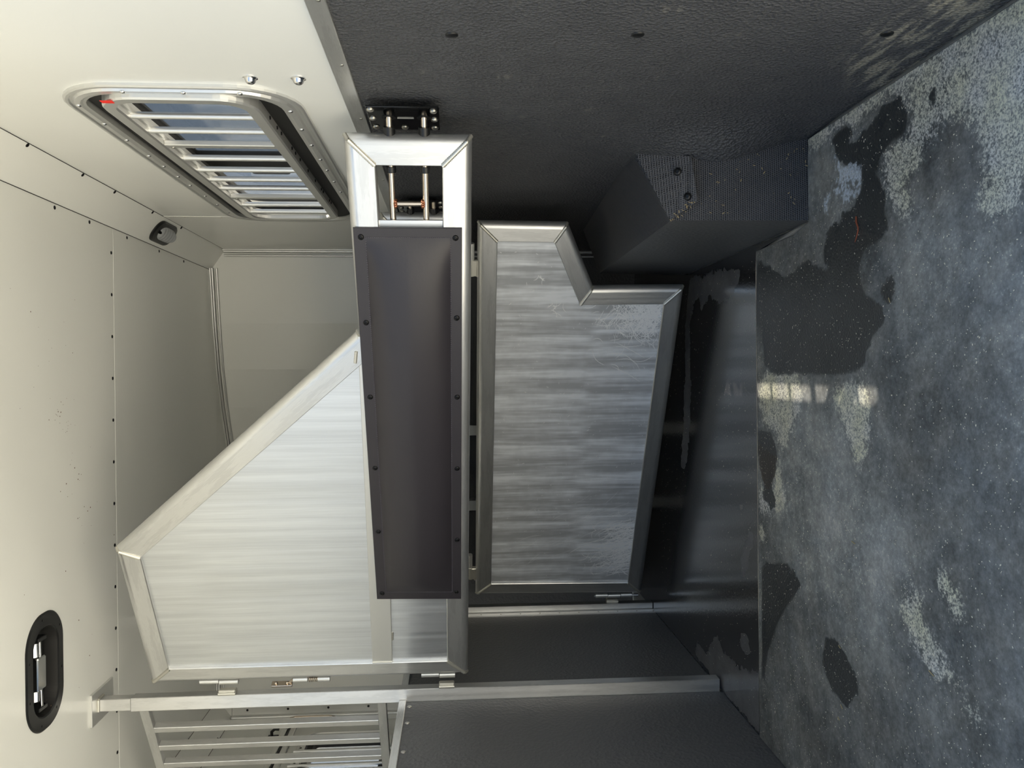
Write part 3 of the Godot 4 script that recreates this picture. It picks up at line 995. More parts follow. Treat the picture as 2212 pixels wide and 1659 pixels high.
func build_window_right() -> void:
	var xf := on_right()
	var win := Node3D.new()
	win.name = "window_1"
	add_child(win, true)
	tag(win, "long barred drop window with rounded aluminium frame in the cream wall", "window", "", "structure")
	# outer ring with ridges, round the opening z -1.865..-3.335
	var st := mb()
	loops(st, ring_rows(-2.60, 1.53, 0.782, 0.263, 0.145, [[0.0, -0.001, 1.0], [0.0, 0.006, 1.0], [0.004, 0.009], [0.010, 0.0095], [0.013, 0.006], [0.019, 0.006], [0.022, 0.012], [0.034, 0.013], [0.040, 0.011], [0.046, 0.010], [0.0475, 0.0, -1.0], [0.0475, -0.062, -1.0]]), xf)
	var ring := part("outer_frame", st, M.aluminium, win)
	var riv := dome(0.005, 0.003)
	var riv2 := dome(0.0062, 0.004, 12)
	for p in [[1.762, -1.94], [1.762, -2.078], [1.762, -2.217], [1.762, -2.372], [1.762, -2.49], [1.762, -2.615], [1.762, -2.733], [1.762, -2.892], [1.762, -3.038], [1.762, -3.183], [1.298, -1.96], [1.298, -2.102], [1.298, -2.244], [1.298, -2.391], [1.298, -2.514], [1.298, -2.66], [1.298, -2.81], [1.629, -1.843], [1.502, -1.843], [1.383, -1.843]]:
		put("rivet", riv2, M.chrome, ring, axes(Vector3(XR - 0.0118, p[0], p[1]), Vector3(-1, 0, 0)))
	# soft black gasket behind the sash
	st = mb()
	loops(st, ring_rows(-2.60, 1.53, 0.735, 0.217, 0.10, [[0.0, -0.006], [0.004, -0.002], [0.055, -0.003], [0.06, -0.04, -1.0]]), xf)
	part("gasket", st, M.black_gasket, win)
	# sash standing a little proud; local x = z, y up from mid height, z inwards
	var lean := on_right(XR - 0.004)
	lean.origin.y = 1.5325
	st = mb()
	loops(st, ring_rows(-2.567, 0.0, 0.712, 0.1725, 0.085, [[0.0, -0.020, 1.0], [0.0, 0.015, 1.0], [0.004, 0.019], [0.028, 0.019], [0.031, 0.015, -1.0], [0.031, 0.004, -1.0], [0.036, 0.002], [0.040, -0.004, -1.0], [0.040, -0.015, -1.0]]), lean)
	var sash := part("sash_frame", st, M.aluminium, win)
	for z in [-2.03, -2.11, -2.16, -2.30, -2.35, -2.42, -2.55, -2.68, -2.80, -2.84, -2.98, -3.02]:
		put("sash_screw", riv, M.dark_screw, sash, axes(lean * Vector3(z, -0.1725, 0.002), -lean.basis.y))
	st = mb()
	boxc(st, Vector3(-1.8760, 0.142, 0.0195), Vector3(0.016, 0.026, 0.0012), 0.0003, lean)
	part("red_tape", st, M.red, sash)
	# upright bars
	var zs := [-2.012, -2.13, -2.245, -2.395, -2.527, -2.649, -2.77, -2.89, -3.036, -3.165]
	for k in zs.size():
		st = mb()
		if k in [2, 7]:
			boxc(st, Vector3(zs[k], 0.0, 0.009), Vector3(0.028, 0.285, 0.014), 0.002, lean)
			var b := part("window_bar", st, M.aluminium, win)
			put("rivet", riv, M.screw, b, axes(lean * Vector3(zs[k] - 0.009, 0.125, 0.016), lean.basis.z))
		else:
			tube(st, [lean * Vector3(zs[k], -0.142, 0.006), lean * Vector3(zs[k], 0.142, 0.006)], 0.0085, 12)
			part("window_bar", st, M.aluminium, win)
	# glazing beyond: black frames, a screened light and a clear light
	var deep := on_right(XR + 0.075)
	st = mb()
	loops(st, [[rrect(-2.66, 1.53, 0.80, 0.27, 0.12), 0.0], [rrect(-2.66, 1.545, 0.72, 0.192, 0.05), 0.0], [rrect(-2.66, 1.545, 0.715, 0.187, 0.05), -0.02, Vector2(-2.66, 1.545), -1.0]], deep)
	part("glazing_frame", st, M.black_gasket, win)
	st = mb()
	box(st, Vector3(XR + 0.066, 1.35, -2.81), Vector3(XR + 0.092, 1.74, -2.70), 0.003)
	part("meeting_stile", st, M.black_gasket, win)
	st = mb()
	box(st, Vector3(XR + 0.084, 1.35, -2.74), Vector3(XR + 0.088, 1.74, -1.93), 0.0)
	part("pane", st, M.glass_screen, win)
	st = mb()
	box(st, Vector3(XR + 0.078, 1.35, -3.385), Vector3(XR + 0.082, 1.74, -2.79), 0.0)
	part("pane", st, M.glass_clear, win)
	st = mb()
	prism(st, rrect(-2.842, 1.53, 0.018, 0.064, 0.016), 0.0, 0.02, on_right(XR + 0.075), Vector2.ZERO, Vector2.ONE, 0.003)
	var catch_ := part("sliding_catch", st, M.black_plastic, win)
	st = mb()
	prism(st, pv([-2.856, 1.555, -2.870, 1.548, -2.873, 1.537, -2.873, 1.523, -2.870, 1.512, -2.856, 1.505]), 0.004, 0.012, on_right(XR + 0.075))
	part("red_button", st, M.red_dark, catch_)

func build_left_wall() -> void:
	var c := CSGCombiner3D.new()
	c.name = "wall_left"
	add_child(c, true)
	tag(c, "cream white far left wall seen through the aluminium grille", "wall", "", "structure")
	var slab := CSGBox3D.new()
	slab.size = Vector3(0.06, HW + 0.16, ZB + 4.76)
	slab.position = Vector3(XL - 0.03, (HW - 0.04) * 0.5, (ZB - 4.76) * 0.5)
	slab.material = M.white_sheet
	c.add_child(slab)
	var cut := CSGPolygon3D.new()
	cut.polygon = rrect(-3.60, 1.43, 0.38, 0.185, 0.05)
	cut.depth = 0.3
	cut.operation = CSGShape3D.OPERATION_SUBTRACTION
	cut.material = M.white_sheet
	cut.transform = on_right(XL - 0.2)
	c.add_child(cut)
	var st := mb()
	box(st, Vector3(XL - 0.001, 0.0, -4.25), Vector3(XL + 0.006, HK, ZB), 0.001)
	part("kick_lining", st, M.panel_rubber, c)
	st = mb()
	box(st, Vector3(XL - 0.001, HK, -4.19), Vector3(XL + 0.011, HK + 0.035, ZB), 0.001)
	structure("trim", st, M.aluminium_tube, "aluminium strip above the lining on the far left wall", "trim strip")
	# window: local z of this frame points to +x
	var xf := Transform3D(Basis(Vector3(0, 0, -1), Vector3(0, 1, 0), Vector3(1, 0, 0)), Vector3(XL, 0, 0))
	var win := Node3D.new()
	win.name = "window_2"
	add_child(win, true)
	tag(win, "small bright window with black gasket behind the aluminium grille", "window", "", "structure")
	st = mb()
	loops(st, ring_rows(3.60, 1.43, 0.425, 0.23, 0.09, [[0.0, -0.001, 1.0], [0.0, 0.010, 1.0], [0.004, 0.013], [0.014, 0.013], [0.017, 0.008], [0.026, 0.008], [0.029, 0.014], [0.042, 0.014], [0.046, 0.0, -1.0]]), xf)
	var ring := part("outer_frame", st, M.aluminium, win)
	var riv := dome(0.005, 0.003)
	for p in [[3.98, 1.30], [3.98, 1.40], [3.98, 1.50], [3.98, 1.59], [3.85, 1.637], [3.7, 1.637], [3.55, 1.637]]:
		put("rivet", riv, M.dark_screw, ring, axes(Vector3(XL + 0.0135, p[1], -p[0]), Vector3(1, 0, 0)))
	st = mb()
	loops(st, ring_rows(3.60, 1.43, 0.379, 0.184, 0.05, [[0.0, 0.0], [0.006, 0.004], [0.026, 0.002], [0.032, -0.03, -1.0]]), xf)
	part("gasket", st, M.black_gasket, win)
	st = mb()
	box(st, Vector3(XL - 0.034, 1.24, -3.99), Vector3(XL - 0.03, 1.62, -3.21), 0.0)
	part("pane", st, M.glass_clear, win)
	for z in [-3.80, -3.66, -3.52, -3.38]:
		st = mb()
		tube(st, [Vector3(XL + 0.02, 1.20, z), Vector3(XL + 0.02, 1.66, z)], 0.008, 10)
		part("window_bar", st, M.aluminium, win)
	# header rails above the window
	for k in 3:
		st = mb()
		var y: float = [1.70, 1.728, 1.742][k]
		box(st, Vector3(XL - 0.001, y, -4.10), Vector3(XL + [0.014, 0.008, 0.012][k], y + [0.026, 0.012, 0.026][k], -2.6), 0.003)
		structure("trim", st, M.aluminium if k != 1 else M.grey_rubber, "door header rail above the small left window, " + ["lowest of the three rails", "dark middle rail", "topmost of the three rails"][k], "trim rail")

func front_line(off := 0.0) -> Array:
	var pts := [Vector2(XR, -4.20), Vector2(0.53, -4.214), Vector2(0.26, -4.260), Vector2(0.03, -4.315), Vector2(-0.165, -4.388), Vector2(-0.34, -4.473), Vector2(-0.55, -4.56), Vector2(-0.76, -4.473), Vector2(-0.935, -4.388), Vector2(-1.13, -4.315), Vector2(-1.36, -4.27), Vector2(-1.63, -4.25), Vector2(XL, -4.245)]
	var out := []
	for p in pts:
		out.append(p + Vector2(0, off))
	return out

func along(line: Array, t: float) -> Vector2:
	var f := t * (line.size() - 1)
	var k := mini(int(f), line.size() - 2)
	return (line[k] as Vector2).lerp(line[k + 1], f - k)

func front_slab(y0: float, y1: float, off0: float, off1: float, material: Material, parent: Node, n: String) -> MeshInstance3D:
	var st := mb()
	var a := front_line(off1)
	var b := front_line(off0)
	for k in a.size() - 1:
		var p: Vector2 = a[k]
		var q: Vector2 = a[k + 1]
		var pb: Vector2 = b[k]
		var qb: Vector2 = b[k + 1]
		var nn := Vector3(-(q - p).y, 0, (q - p).x)
		if nn.z < 0: nn = -nn
		nn = nn.normalized()
		quad(st, Vector3(p.x, y0, p.y), Vector3(q.x, y0, q.y), Vector3(q.x, y1, q.y), Vector3(p.x, y1, p.y), nn, Vector2(p.x, y0), Vector2(q.x, y0), Vector2(q.x, y1), Vector2(p.x, y1))
		quad(st, Vector3(pb.x, y0, pb.y), Vector3(qb.x, y0, qb.y), Vector3(qb.x, y1, qb.y), Vector3(pb.x, y1, pb.y), -nn)
		quad(st, Vector3(p.x, y1, p.y), Vector3(q.x, y1, q.y), Vector3(qb.x, y1, qb.y), Vector3(pb.x, y1, pb.y), Vector3.UP)
		quad(st, Vector3(p.x, y0, p.y), Vector3(q.x, y0, q.y), Vector3(qb.x, y0, qb.y), Vector3(pb.x, y0, pb.y), Vector3.DOWN)
	var o := part(n, st, material, parent)
	return o

func build_front_wall() -> void:
	var w := front_slab(-0.1, HC + 0.06, -0.06, 0.0, M.white_sheet, self, "wall_front")
	tag(w, "cream white nose wall at the far end, bowed to a shallow point", "wall", "", "structure")
	var k := front_slab(0.0, HK, -0.002, 0.006, M.panel_rubber, w, "kick_lining")
	k.set_meta("label", "black rubber lining on the lower nose wall")
	front_slab(HK, HK + 0.035, -0.002, 0.011, M.aluminium, w, "lining_strip")
	# upright joint strips low on the nose wall
	for x in [-0.30, -0.70]:
		var st := mb()
		box(st, Vector3(x - 0.028, 0.0, -4.49), Vector3(x + 0.028, HK, -4.43), 0.003)
		part("joint_strip", st, M.aluminium, w)
	# ribbed cove along the ceiling
	var line := front_line(0.0)
	var st := mb()
	for r in [[0.009, HC - 0.009, 0.009], [0.028, HC - 0.004, 0.0055], [0.005, HC - 0.030, 0.0055]]:
		var pts := []
		for p in line:
			pts.append(Vector3(p.x, r[1], p.y + r[0]))
		pts[0].x -= 0.09
		pts[0].z -= 0.012
		pts.remove_at(1)
		tube(st, pts, r[2], 8)
	structure("trim", st, M.aluminium, "ribbed metal cove where the nose wall meets the ceiling", "trim strip")
	# upright corner cove, window wall to nose wall
	st = mb()
	for r in [[0.009, 0.009, 0.009], [0.004, 0.030, 0.0055], [0.030, 0.002, 0.0055]]:
		tube(st, [Vector3(XR - r[0], 0.0, -4.198 + r[1]), Vector3(XR - r[0], HW + 0.005, -4.198 + r[1])], r[2], 8)
	structure("trim", st, M.aluminium, "upright ribbed corner strip between window wall and nose wall", "trim strip")
	# upright corner cove on the far left with two rivet rows
	st = mb()
	box(st, Vector3(XL, 0.0, -4.235), Vector3(XL + 0.006, HW, -4.17), 0.002)
	box(st, Vector3(XL, 0.0, -4.242), Vector3(XL + 0.06, HW, -4.232), 0.002)
	tube(st, [Vector3(XL + 0.010, 0.0, -4.225), Vector3(XL + 0.010, HW, -4.225)], 0.010, 10)
	var o := structure("trim", st, M.aluminium, "riveted upright corner strip seen behind the grille bars", "trim strip")
	var riv := dome(0.006, 0.003)
	for k2 in 9:
		put("rivet", riv, M.dark_screw, o, axes(Vector3(XL + 0.006, 1.969 - 0.2 * k2, -4.195), Vector3(1, 0, 0)))
		put("rivet", riv, M.dark_screw, o, axes(Vector3(XL + 0.045, 1.969 - 0.2 * k2, -4.232), Vector3(0, 0, 1)))
	# grab handle and hook beyond the grille
	var h := thing("grab_handle", "bent metal grab handle on the far left wall behind the grille", "handle")
	st = mb()
	tube(st, [Vector3(XL, 1.75, -4.13), Vector3(XL + 0.025, 1.748, -4.13), Vector3(XL + 0.038, 1.735, -4.13), Vector3(XL + 0.042, 1.71, -4.13), Vector3(XL + 0.042, 1.55, -4.13), Vector3(XL + 0.038, 1.525, -4.13), Vector3(XL + 0.025, 1.512, -4.13), Vector3(XL, 1.51, -4.13)], 0.007, 10)
	part("grip", st, M.steel_rod, h)
	var k3 := thing("coat_hook", "small black hook on the far left wall above the bright window", "hook")
	st = mb()
	box(st, Vector3(XL, 1.77, -4.02), Vector3(XL + 0.008, 1.82, -3.985), 0.003)
	part("base", st, M.black_plastic, k3)
	st = mb()
	tube(st, [Vector3(XL + 0.004, 1.80, -4.0), Vector3(XL + 0.03, 1.80, -4.0), Vector3(XL + 0.042, 1.785, -4.0), Vector3(XL + 0.04, 1.765, -4.0)], 0.007, 8)
	part("prong", st, M.black_plastic, k3)

func build_partition() -> void:
	var w := thing("partition", "low black rubber-faced partition along the left with aluminium cap", "partition")
	for seg in [[-2.834, ZB], [-3.838, -2.884]]:
		var st := mb()
		box(st, Vector3(XP - 0.036, 0.0, seg[0]), Vector3(XP, 1.10, seg[1]), 0.002)
		part("rubber_panel", st, M.panel_rubber, w)
		st = mb()
		box(st, Vector3(XP - 0.042, 1.096, seg[0]), Vector3(XP + 0.006, 1.120, seg[1]), 0.0015)
		part("cap_rail", st, M.aluminium_tube, w)
	var screw := dome(0.0085, 0.0035)
	for z in [-2.79, -2.66, -2.456, -2.2]:
		put("panel_screw", screw, M.screw, w, axes(Vector3(XP, 1.083, z), Vector3(1, 0, 0)))
	# edge angle beside the far post
	var st := mb()
	box(st, Vector3(XP - 0.002, 0.0, -3.838), Vector3(XP + 0.005, 1.098, -3.795), 0.0012)
	tube(st, [Vector3(XP + 0.004, 0.0, -3.832), Vector3(XP + 0.004, 1.098, -3.832)], 0.004, 8)
	var e := part("edge_angle", st, M.aluminium_tube, w)
	var riv := dome(0.0035, 0.002)
	for k in 12:
		put("rivet", riv, M.screw, e, axes(Vector3(XP + 0.005, 0.085 + 0.0905 * k, -3.815), Vector3(1, 0, 0)))

func build_wheel_box() -> void:
	var o := thing("wheel_box", "black mat-covered wheel box on the floor against the window wall", "wheel box")
	var f0 := Vector3(0.392, 0.0, -2.102)
	var f1 := Vector3(0.392, 0.366, -2.116)
	var f2 := Vector3(0.617, 0.428, -2.30)
	var fm := Vector3(0.617, 0.31, -2.12)
	var f3 := Vector3(0.617, 0.0, -2.12)
	var b0 := Vector3(0.392, 0.0, -3.30)
	var b1 := Vector3(0.392, 0.352, -3.24)
	var b2 := Vector3(0.617, 0.368, -3.56)
	var st := mb()
	quad(st, f0, f3, fm, f1, Vector3(0, 0.1, 1))
	tri(st, f1, fm, f2, Vector3(0, 0.5, 0.8))
	part("front_mat", st, M.mesh_mat, o)
	st = mb()
	tri(st, f1, f2, b2, Vector3.UP)
	tri(st, f1, b2, b1, Vector3.UP)
	part("top_mat", st, M.mesh_mat, o)
	st = mb()
	quad(st, f0, f1, b1, b0, Vector3(-1, 0, 0))
	tri(st, b0, b1, b2, Vector3(0, 0, -1))
	tri(st, b0, b2, Vector3(0.617, 0, -3.6), Vector3(0, 0, -1))
	part("side_mat", st, M.panel_rubber, o)
	# overlapping flap bent down from the top
	st = mb()
	var a := [Vector3(0.390, 0.371, -2.108), Vector3(0.60, 0.434, -2.235), Vector3(0.552, 0.318, -2.098), Vector3(0.437, 0.302, -2.094)]
	var n := Vector3(0, 0.45, 0.9).normalized()
	quad(st, a[0], a[1], a[2], a[3], n)
	for k in 4:
		var p: Vector3 = a[k]
		var q: Vector3 = a[(k + 1) % 4]
		quad(st, p, q, q - n * 0.006, p - n * 0.006, (q - p).cross(n).normalized())
	part("lapped_flap", st, M.mesh_mat, o)
	var bolt := mb()
	lathe(bolt, [Vector2(0.0105, 0), Vector2(0.0105, 0.004), Vector2(0.0085, 0.007), Vector2(0.005, 0.0085), Vector2(0.004, 0.006), Vector2(0, 0.006)], Transform3D.IDENTITY, 14)
	var bm := commit(bolt)
	put("cap_bolt", bm, M.black_plastic, o, axes(Vector3(0.517, 0.347, -2.118), n))
	put("cap_bolt", bm, M.black_plastic, o, axes(Vector3(0.450, 0.326, -2.102), n))
	# trapped bits of straw
	st = mb()
	var r := RandomNumberGenerator.new()
	r.seed = 31
	for k in 70:
		var u := r.randf()
		var v := r.randf()
		var p := f0.lerp(f3, u).lerp(f1.lerp(fm, u), v) + Vector3(0, 0, 0.004)
		if r.randf() < 0.35:
			p = (a[0] as Vector3).lerp(a[3], r.randf()) + n * 0.003 + Vector3(r.randfn() * 0.006, 0, 0)
		var d := Vector3(r.randfn(), r.randfn(), 0).normalized() * r.randf_range(0.001, 0.004)
		tube(st, [p - d, p + d], r.randf_range(0.0005, 0.0011), 4)
	var s := part("straw_bits", st, M.straw, o)
	s.set_meta("kind", "stuff")

# ------------------------------------------------------------------ posts, grille
func hinge_barrel(st: SurfaceTool, x: float, z: float, y0: float, y1: float, r := 0.0105) -> void:
	tube(st, [Vector3(x, y0, z), Vector3(x, y1, z)], r, 14)

func build_posts() -> void:
	var o := thing("support_post", "square aluminium post rising from the floor to a ceiling plate at lower left", "post", "support posts")
	var st := mb()
	box(st, Vector3(-1.115, 0.008, -2.881), Vector3(-1.07, 2.006, -2.836), 0.0018)
	part("tube", st, M.post, o)
	st = mb()
	box(st, Vector3(-1.1125, 2.006, -2.8785), Vector3(-1.0725, HC - 0.008, -2.8385), 0.0018)
	part("inner_tube", st, M.post, o)
	st = mb()
	box(st, Vector3(-1.148, HC - 0.0085, -2.965), Vector3(-1.042, HC, -2.795), 0.001)
	part("ceiling_plate", st, M.aluminium, o)
	st = mb()
	weld(st, Vector3(-1.1125, HC - 0.011, -2.8365), Vector3(-1.0725, HC - 0.011, -2.8365), 0.005)
	part("weld_bead", st, M.weld, o)
	st = mb()
	weld(st, Vector3(-1.0705, HC - 0.011, -2.8385), Vector3(-1.0705, HC - 0.011, -2.8785), 0.005)
	part("weld_bead", st, M.weld, o)
	# welded hinge tabs
	for y in [[1.665, 1.722], [0.932, 0.985]]:
		st = mb()
		box(st, Vector3(-1.071, y[0], -2.868), Vector3(-1.055, y[1], -2.838), 0.003)
		weld(st, Vector3(-1.066, y[0], -2.837), Vector3(-1.066, y[1], -2.837), 0.005)
		part("hinge_tab", st, M.weld, o)
	var o2 := thing("support_post", "square aluminium post at the left end of the low stall gate", "post", "support posts")
	st = mb()
	box(st, Vector3(-1.121, 0.003, -3.887), Vector3(-1.077, HC, -3.84), 0.0018)
	part("tube", st, M.post, o2)
	st = mb()
	box(st, Vector3(-1.078, 0.166, -3.872), Vector3(-1.058, 0.222, -3.842), 0.003)
	weld(st, Vector3(-1.068, 0.166, -3.841), Vector3(-1.068, 0.222, -3.841), 0.005)
	part("hinge_tab", st, M.weld, o2)

func slant(z0: float) -> Transform3D:
	return Transform3D(Basis(Vector3(1, 0, SL) / KS, Vector3.UP, Vector3(-SL, 0, 1) / KS), Vector3(0, 0, z0))

func build_grille() -> void:
	# hangs between the near post and the far left wall, parallel to the dividers
	var xf := slant(-2.239)
	var o := thing("head_grille", "aluminium barred grille hung between the near post and the far left wall", "grille", "", xf)
	var u0 := -1.128 * KS
	var u1 := (XL + 0.03) * KS
	for y in [[1.966, 1.996], [1.168, 1.198]]:
		var st := mb()
		box(st, Vector3(u1, y[0], -0.025), Vector3(u0, y[1], 0.0), 0.0015)
		part("rail", st, M.post, o)
	var k := 0
	while k < 6:
		var u := (-1.222 - 0.0835 * k) * KS
		var st := mb()
		box(st, Vector3(u - 0.0125, 1.198, -0.025), Vector3(u + 0.0125, 1.966, 0.0), 0.0015)
		part("grille_bar", st, M.post, o)
		k += 1
	for y in [1.955, 1.163]:
		var st := mb()
		box(st, Vector3(u0 - 0.002, y, -0.03), Vector3(u0 + 0.006, y + 0.062, 0.002), 0.001)
		part("mounting_tab", st, M.aluminium, o)

# ------------------------------------------------------------------ dividers
func inset(poly: PackedVector2Array, w: float) -> PackedVector2Array:
	# anticlockwise outline, mitred inwards
	var out := PackedVector2Array()
	var n := poly.size()
	for i in n:
		var a := poly[(i + n - 1) % n]
		var b := poly[i]
		var c := poly[(i + 1) % n]
		var d0 := (b - a).normalized()
		var d1 := (c - b).normalized()
		var n0 := Vector2(-d0.y, d0.x)
		var n1 := Vector2(-d1.y, d1.x)
		out.append(b + (n0 + n1) / (1.0 + n0.dot(n1)) * w)
	return out

func frame_rail(o0: Vector2, o1: Vector2, i0: Vector2, i1: Vector2, w: float, t: float) -> SurfaceTool:
	var st := mb()
	var r := t * 0.5
	var prof := []    # across (0..w), depth, normal across, normal depth
	for k in 11:
		var a := PI * k / 10.0
		prof.append([r - r * sin(a), -r + r * cos(a), -sin(a), cos(a)])
	var c := 0.002
	prof.append([w - c, -t, 0.0, -1.0])
	prof.append([w, -t + c, 1.0, 0.0])
	prof.append([w, -c, 1.0, 0.0])
	prof.append([w - c, 0.0, 0.0, 1.0])
	prof.append([r, 0.0, 0.0, 1.0])
	var dir := (o1 - o0).normalized()
	var inn := Vector2(-dir.y, dir.x)
	var p0 := []
	var p1 := []
	for q in prof:
		var a := o0.lerp(i0, q[0] / w)
		var b := o1.lerp(i1, q[0] / w)
		p0.append(Vector3(a.x, a.y, q[1]))
		p1.append(Vector3(b.x, b.y, q[1]))
	var run := 0.0
	for k in prof.size() - 1:
		var q: Array = prof[k]
		var s: Array = prof[k + 1]
		var na := Vector3(inn.x * q[2], inn.y * q[2], q[3])
		var nb := Vector3(inn.x * s[2], inn.y * s[2], s[3])
		if k >= 10:
			var e := Vector2(s[0] - q[0], s[1] - q[1])
			var f := Vector2(-e.y, e.x).normalized()
			if k == 11 or k == 13:
				na = Vector3(inn.x * f.x, inn.y * f.x, f.y)
			elif k == 12:
				na = Vector3(inn.x, inn.y, 0)
			elif k == 14:
				na = Vector3(0, 0, 1)
			else:
				na = Vector3(0, 0, -1)
			if (k == 11 or k == 13) and na.dot(Vector3(inn.x, inn.y, 0)) < 0: na = -na
			nb = na
		var step := Vector2(s[0] - q[0], s[1] - q[1]).length()
		var la := (p0[k] as Vector3).dot(Vector3(dir.x, dir.y, 0))
		var lb := (p1[k] as Vector3).dot(Vector3(dir.x, dir.y, 0))
		var lc := (p1[k + 1] as Vector3).dot(Vector3(dir.x, dir.y, 0))
		var ld := (p0[k + 1] as Vector3).dot(Vector3(dir.x, dir.y, 0))
		tri(st, p0[k], p1[k], p1[k + 1], na + nb, Vector2(run, la), Vector2(run, lb), Vector2(run + step, lc), na.normalized(), na.normalized(), nb.normalized())
		tri(st, p0[k], p1[k + 1], p0[k + 1], na + nb, Vector2(run, la), Vector2(run + step, lc), Vector2(run + step, ld), na.normalized(), nb.normalized(), nb.normalized())
		run += step
	return st

func flat(a: Array) -> PackedVector2Array:
	# (x, y) in the world turned into the divider's own plane
	var p := pv(a)
	for k in p.size():
		p[k].x *= KS
	return p

const TB := 0.045     # frame tube depth
const WB := 0.07      # frame tube width

func welded_frame(o: Node3D, outer: PackedVector2Array, skip_welds := []) -> PackedVector2Array:
	var inner := inset(outer, WB)
	var n := outer.size()
	for i in n:
		var j := (i + 1) % n
		part("frame_rail", frame_rail(outer[i], outer[j], inner[i], inner[j], WB, TB), M.aluminium_tube, o)
	for i in n:
		if i in skip_welds:
			continue
		var st := mb()
		var a := outer[i].lerp(inner[i], 0.16)
		var b := inner[i]
		weld(st, Vector3(a.x, a.y, -0.001), Vector3(b.x, b.y, 0.0015), 0.0066)
		var e := outer[i].lerp(inner[i], 0.03)
		weld(st, Vector3(e.x, e.y, -0.018), Vector3(a.x, a.y, -0.001), 0.0062)
		part("weld_bead", st, M.weld, o)
	return inner

func build_dividers() -> void:
	var o := thing("stall_divider", "near slanted aluminium stall divider with pentagon head panel and black padded bar", "stall divider", "slanted stall dividers", slant(-2.25))
	var outer := flat([-1.027, 0.886, 0.549, 0.880, 0.549, 1.177, 0.108, 1.174, -0.519, 1.937, -1.025, 1.938])
	var inner := welded_frame(o, outer, [3])
	# middle rail from the kink to the hinge side
	var m0 := Vector2(0.10 * KS, 1.176)
	var m1 := Vector2(-0.962 * KS, 1.205)
	var n0 := Vector2(0.10 * KS, 1.108)
	var n1 := Vector2(-0.962 * KS, 1.139)
	var st := mb()
	var d := (m0 - m1).normalized()
	prism(st, PackedVector2Array([n1, n0, m0, m1]), -TB + 0.003, -0.0015, Transform3D.IDENTITY, Vector2.ZERO, Vector2(1, 1), 0.0015)
	part("frame_rail", st, M.aluminium, o)
	st = mb()
	weld(st, Vector3(m1.x, m1.y, -0.001), Vector3(n1.x, n1.y, -0.001), 0.004)
	part("weld_bead", st, M.weld, o)
	st = mb()
	weld(st, Vector3(0.062 * KS, 1.182, 0.0), Vector3(0.030 * KS, 1.187, 0.0), 0.005)
	part("weld_bead", st, M.weld, o)
	st = mb()
	weld(st, Vector3(-0.85 * KS, 1.134, -0.009), Vector3(-0.88 * KS, 1.136, -0.009), 0.005)
	part("weld_bead", st, M.weld, o)
	st = mb()
	weld(st, Vector3(outer[3].x - 0.002, outer[3].y + 0.003, -0.02), Vector3(outer[3].x - 0.006, outer[3].y - 0.004, 0.001), 0.0062)
	part("weld_bead", st, M.weld, o)
	# infill sheets
	var s := 0.010
	st = mb()
	prism(st, PackedVector2Array([m1 + Vector2(-0.01, -0.01), Vector2(0.02 * KS, 1.172), Vector2(inner[3].x, inner[3].y + 0.004), inner[4] + Vector2(-0.004, 0.01), inner[5] + Vector2(-0.01, 0.01)]), -s - 0.004, -s)
	var hs := part("head_sheet", st, M.aluminium_sheet, o)
	hs.set_meta("label", "brushed aluminium sheet filling the pentagon head panel")
	st = mb()
	prism(st, PackedVector2Array([Vector2(-0.975 * KS, 0.945), Vector2(0.37 * KS, 0.945), Vector2(0.37 * KS, 1.125), Vector2(-0.975 * KS, 1.15)]), -s - 0.004, -s)
	part("bar_sheet", st, M.aluminium_sheet, o)
	# sliding latch rods with a welded cross piece
	for y in [1.0715, 0.991]:
		st = mb()
		tube(st, [Vector3(0.30 * KS, y, -0.0225), Vector3(0.589 * KS, y, -0.0225)], 0.0075, 14)
		part("latch_rod", st, M.steel_rod, o)
		st = mb()
		tube(st, [Vector3(0.545 * KS, y, -0.0225), Vector3(0.562 * KS, y, -0.0225)], 0.0135, 16)
		part("rod_collar", st, M.black_plastic, o)
		st = mb()
		tube(st, [Vector3(0.470 * KS, y, -0.0225), Vector3(0.482 * KS, y, -0.0225)], 0.012, 16)
		part("rod_collar", st, M.black_plastic, o)
		st = mb()
		for k in 9:
			var a := TAU * k / 9.0
			lathe(st, [Vector2(0.0045, -0.002), Vector2(0.0045, 0.001), Vector2(0.002, 0.0035), Vector2(0, 0.004)], axes(Vector3(0.403 * KS + cos(a) * 0.0085, y + (-0.0075 if y > 1.03 else 0.0075), -0.0225 + sin(a) * 0.0085), Vector3(cos(a) * 0.5, 0, sin(a))), 8)
		part("heat_tinted_weld", st, M.heat_tint, o)
	st = mb()
	tube(st, [Vector3(0.403 * KS, 0.993, -0.0225), Vector3(0.403 * KS, 1.069, -0.0225)], 0.0068, 14)
	part("cross_rod", st, M.steel_rod, o)
	build_pad(o)
	# hinges to the post and the sprung latch between them
	for y in [[1.661, 1.724, 1.787], [0.930, 0.984, 1.045]]:
		st = mb()
		hinge_barrel(st, -1.043 * KS - 0.002, -0.022, y[0], y[1] - 0.001, 0.0105)
		part("hinge_barrel", st, M.aluminium, o)
		st = mb()
		hinge_barrel(st, -1.040 * KS - 0.002, -0.022, y[1] + 0.001, y[2], 0.0095)
		part("hinge_pin", st, M.aluminium, o)
	st = mb()
	hinge_barrel(st, -1.043 * KS - 0.002, -0.022, 1.355, 1.395, 0.0105)
	part("spring_latch", st, M.aluminium, o)
	st = mb()
	hinge_barrel(st, -1.043 * KS - 0.002, -0.022, 1.430, 1.478, 0.0105)
	part("spring_latch", st, M.aluminium, o)
	st = mb()
	var coil := []
	for k in 61:
		var a := TAU * 5.0 * k / 60.0
		coil.append(Vector3(-1.043 * KS - 0.002 + cos(a) * 0.0085, 1.397 + 0.031 * k / 60.0, -0.022 + sin(a) * 0.0085))
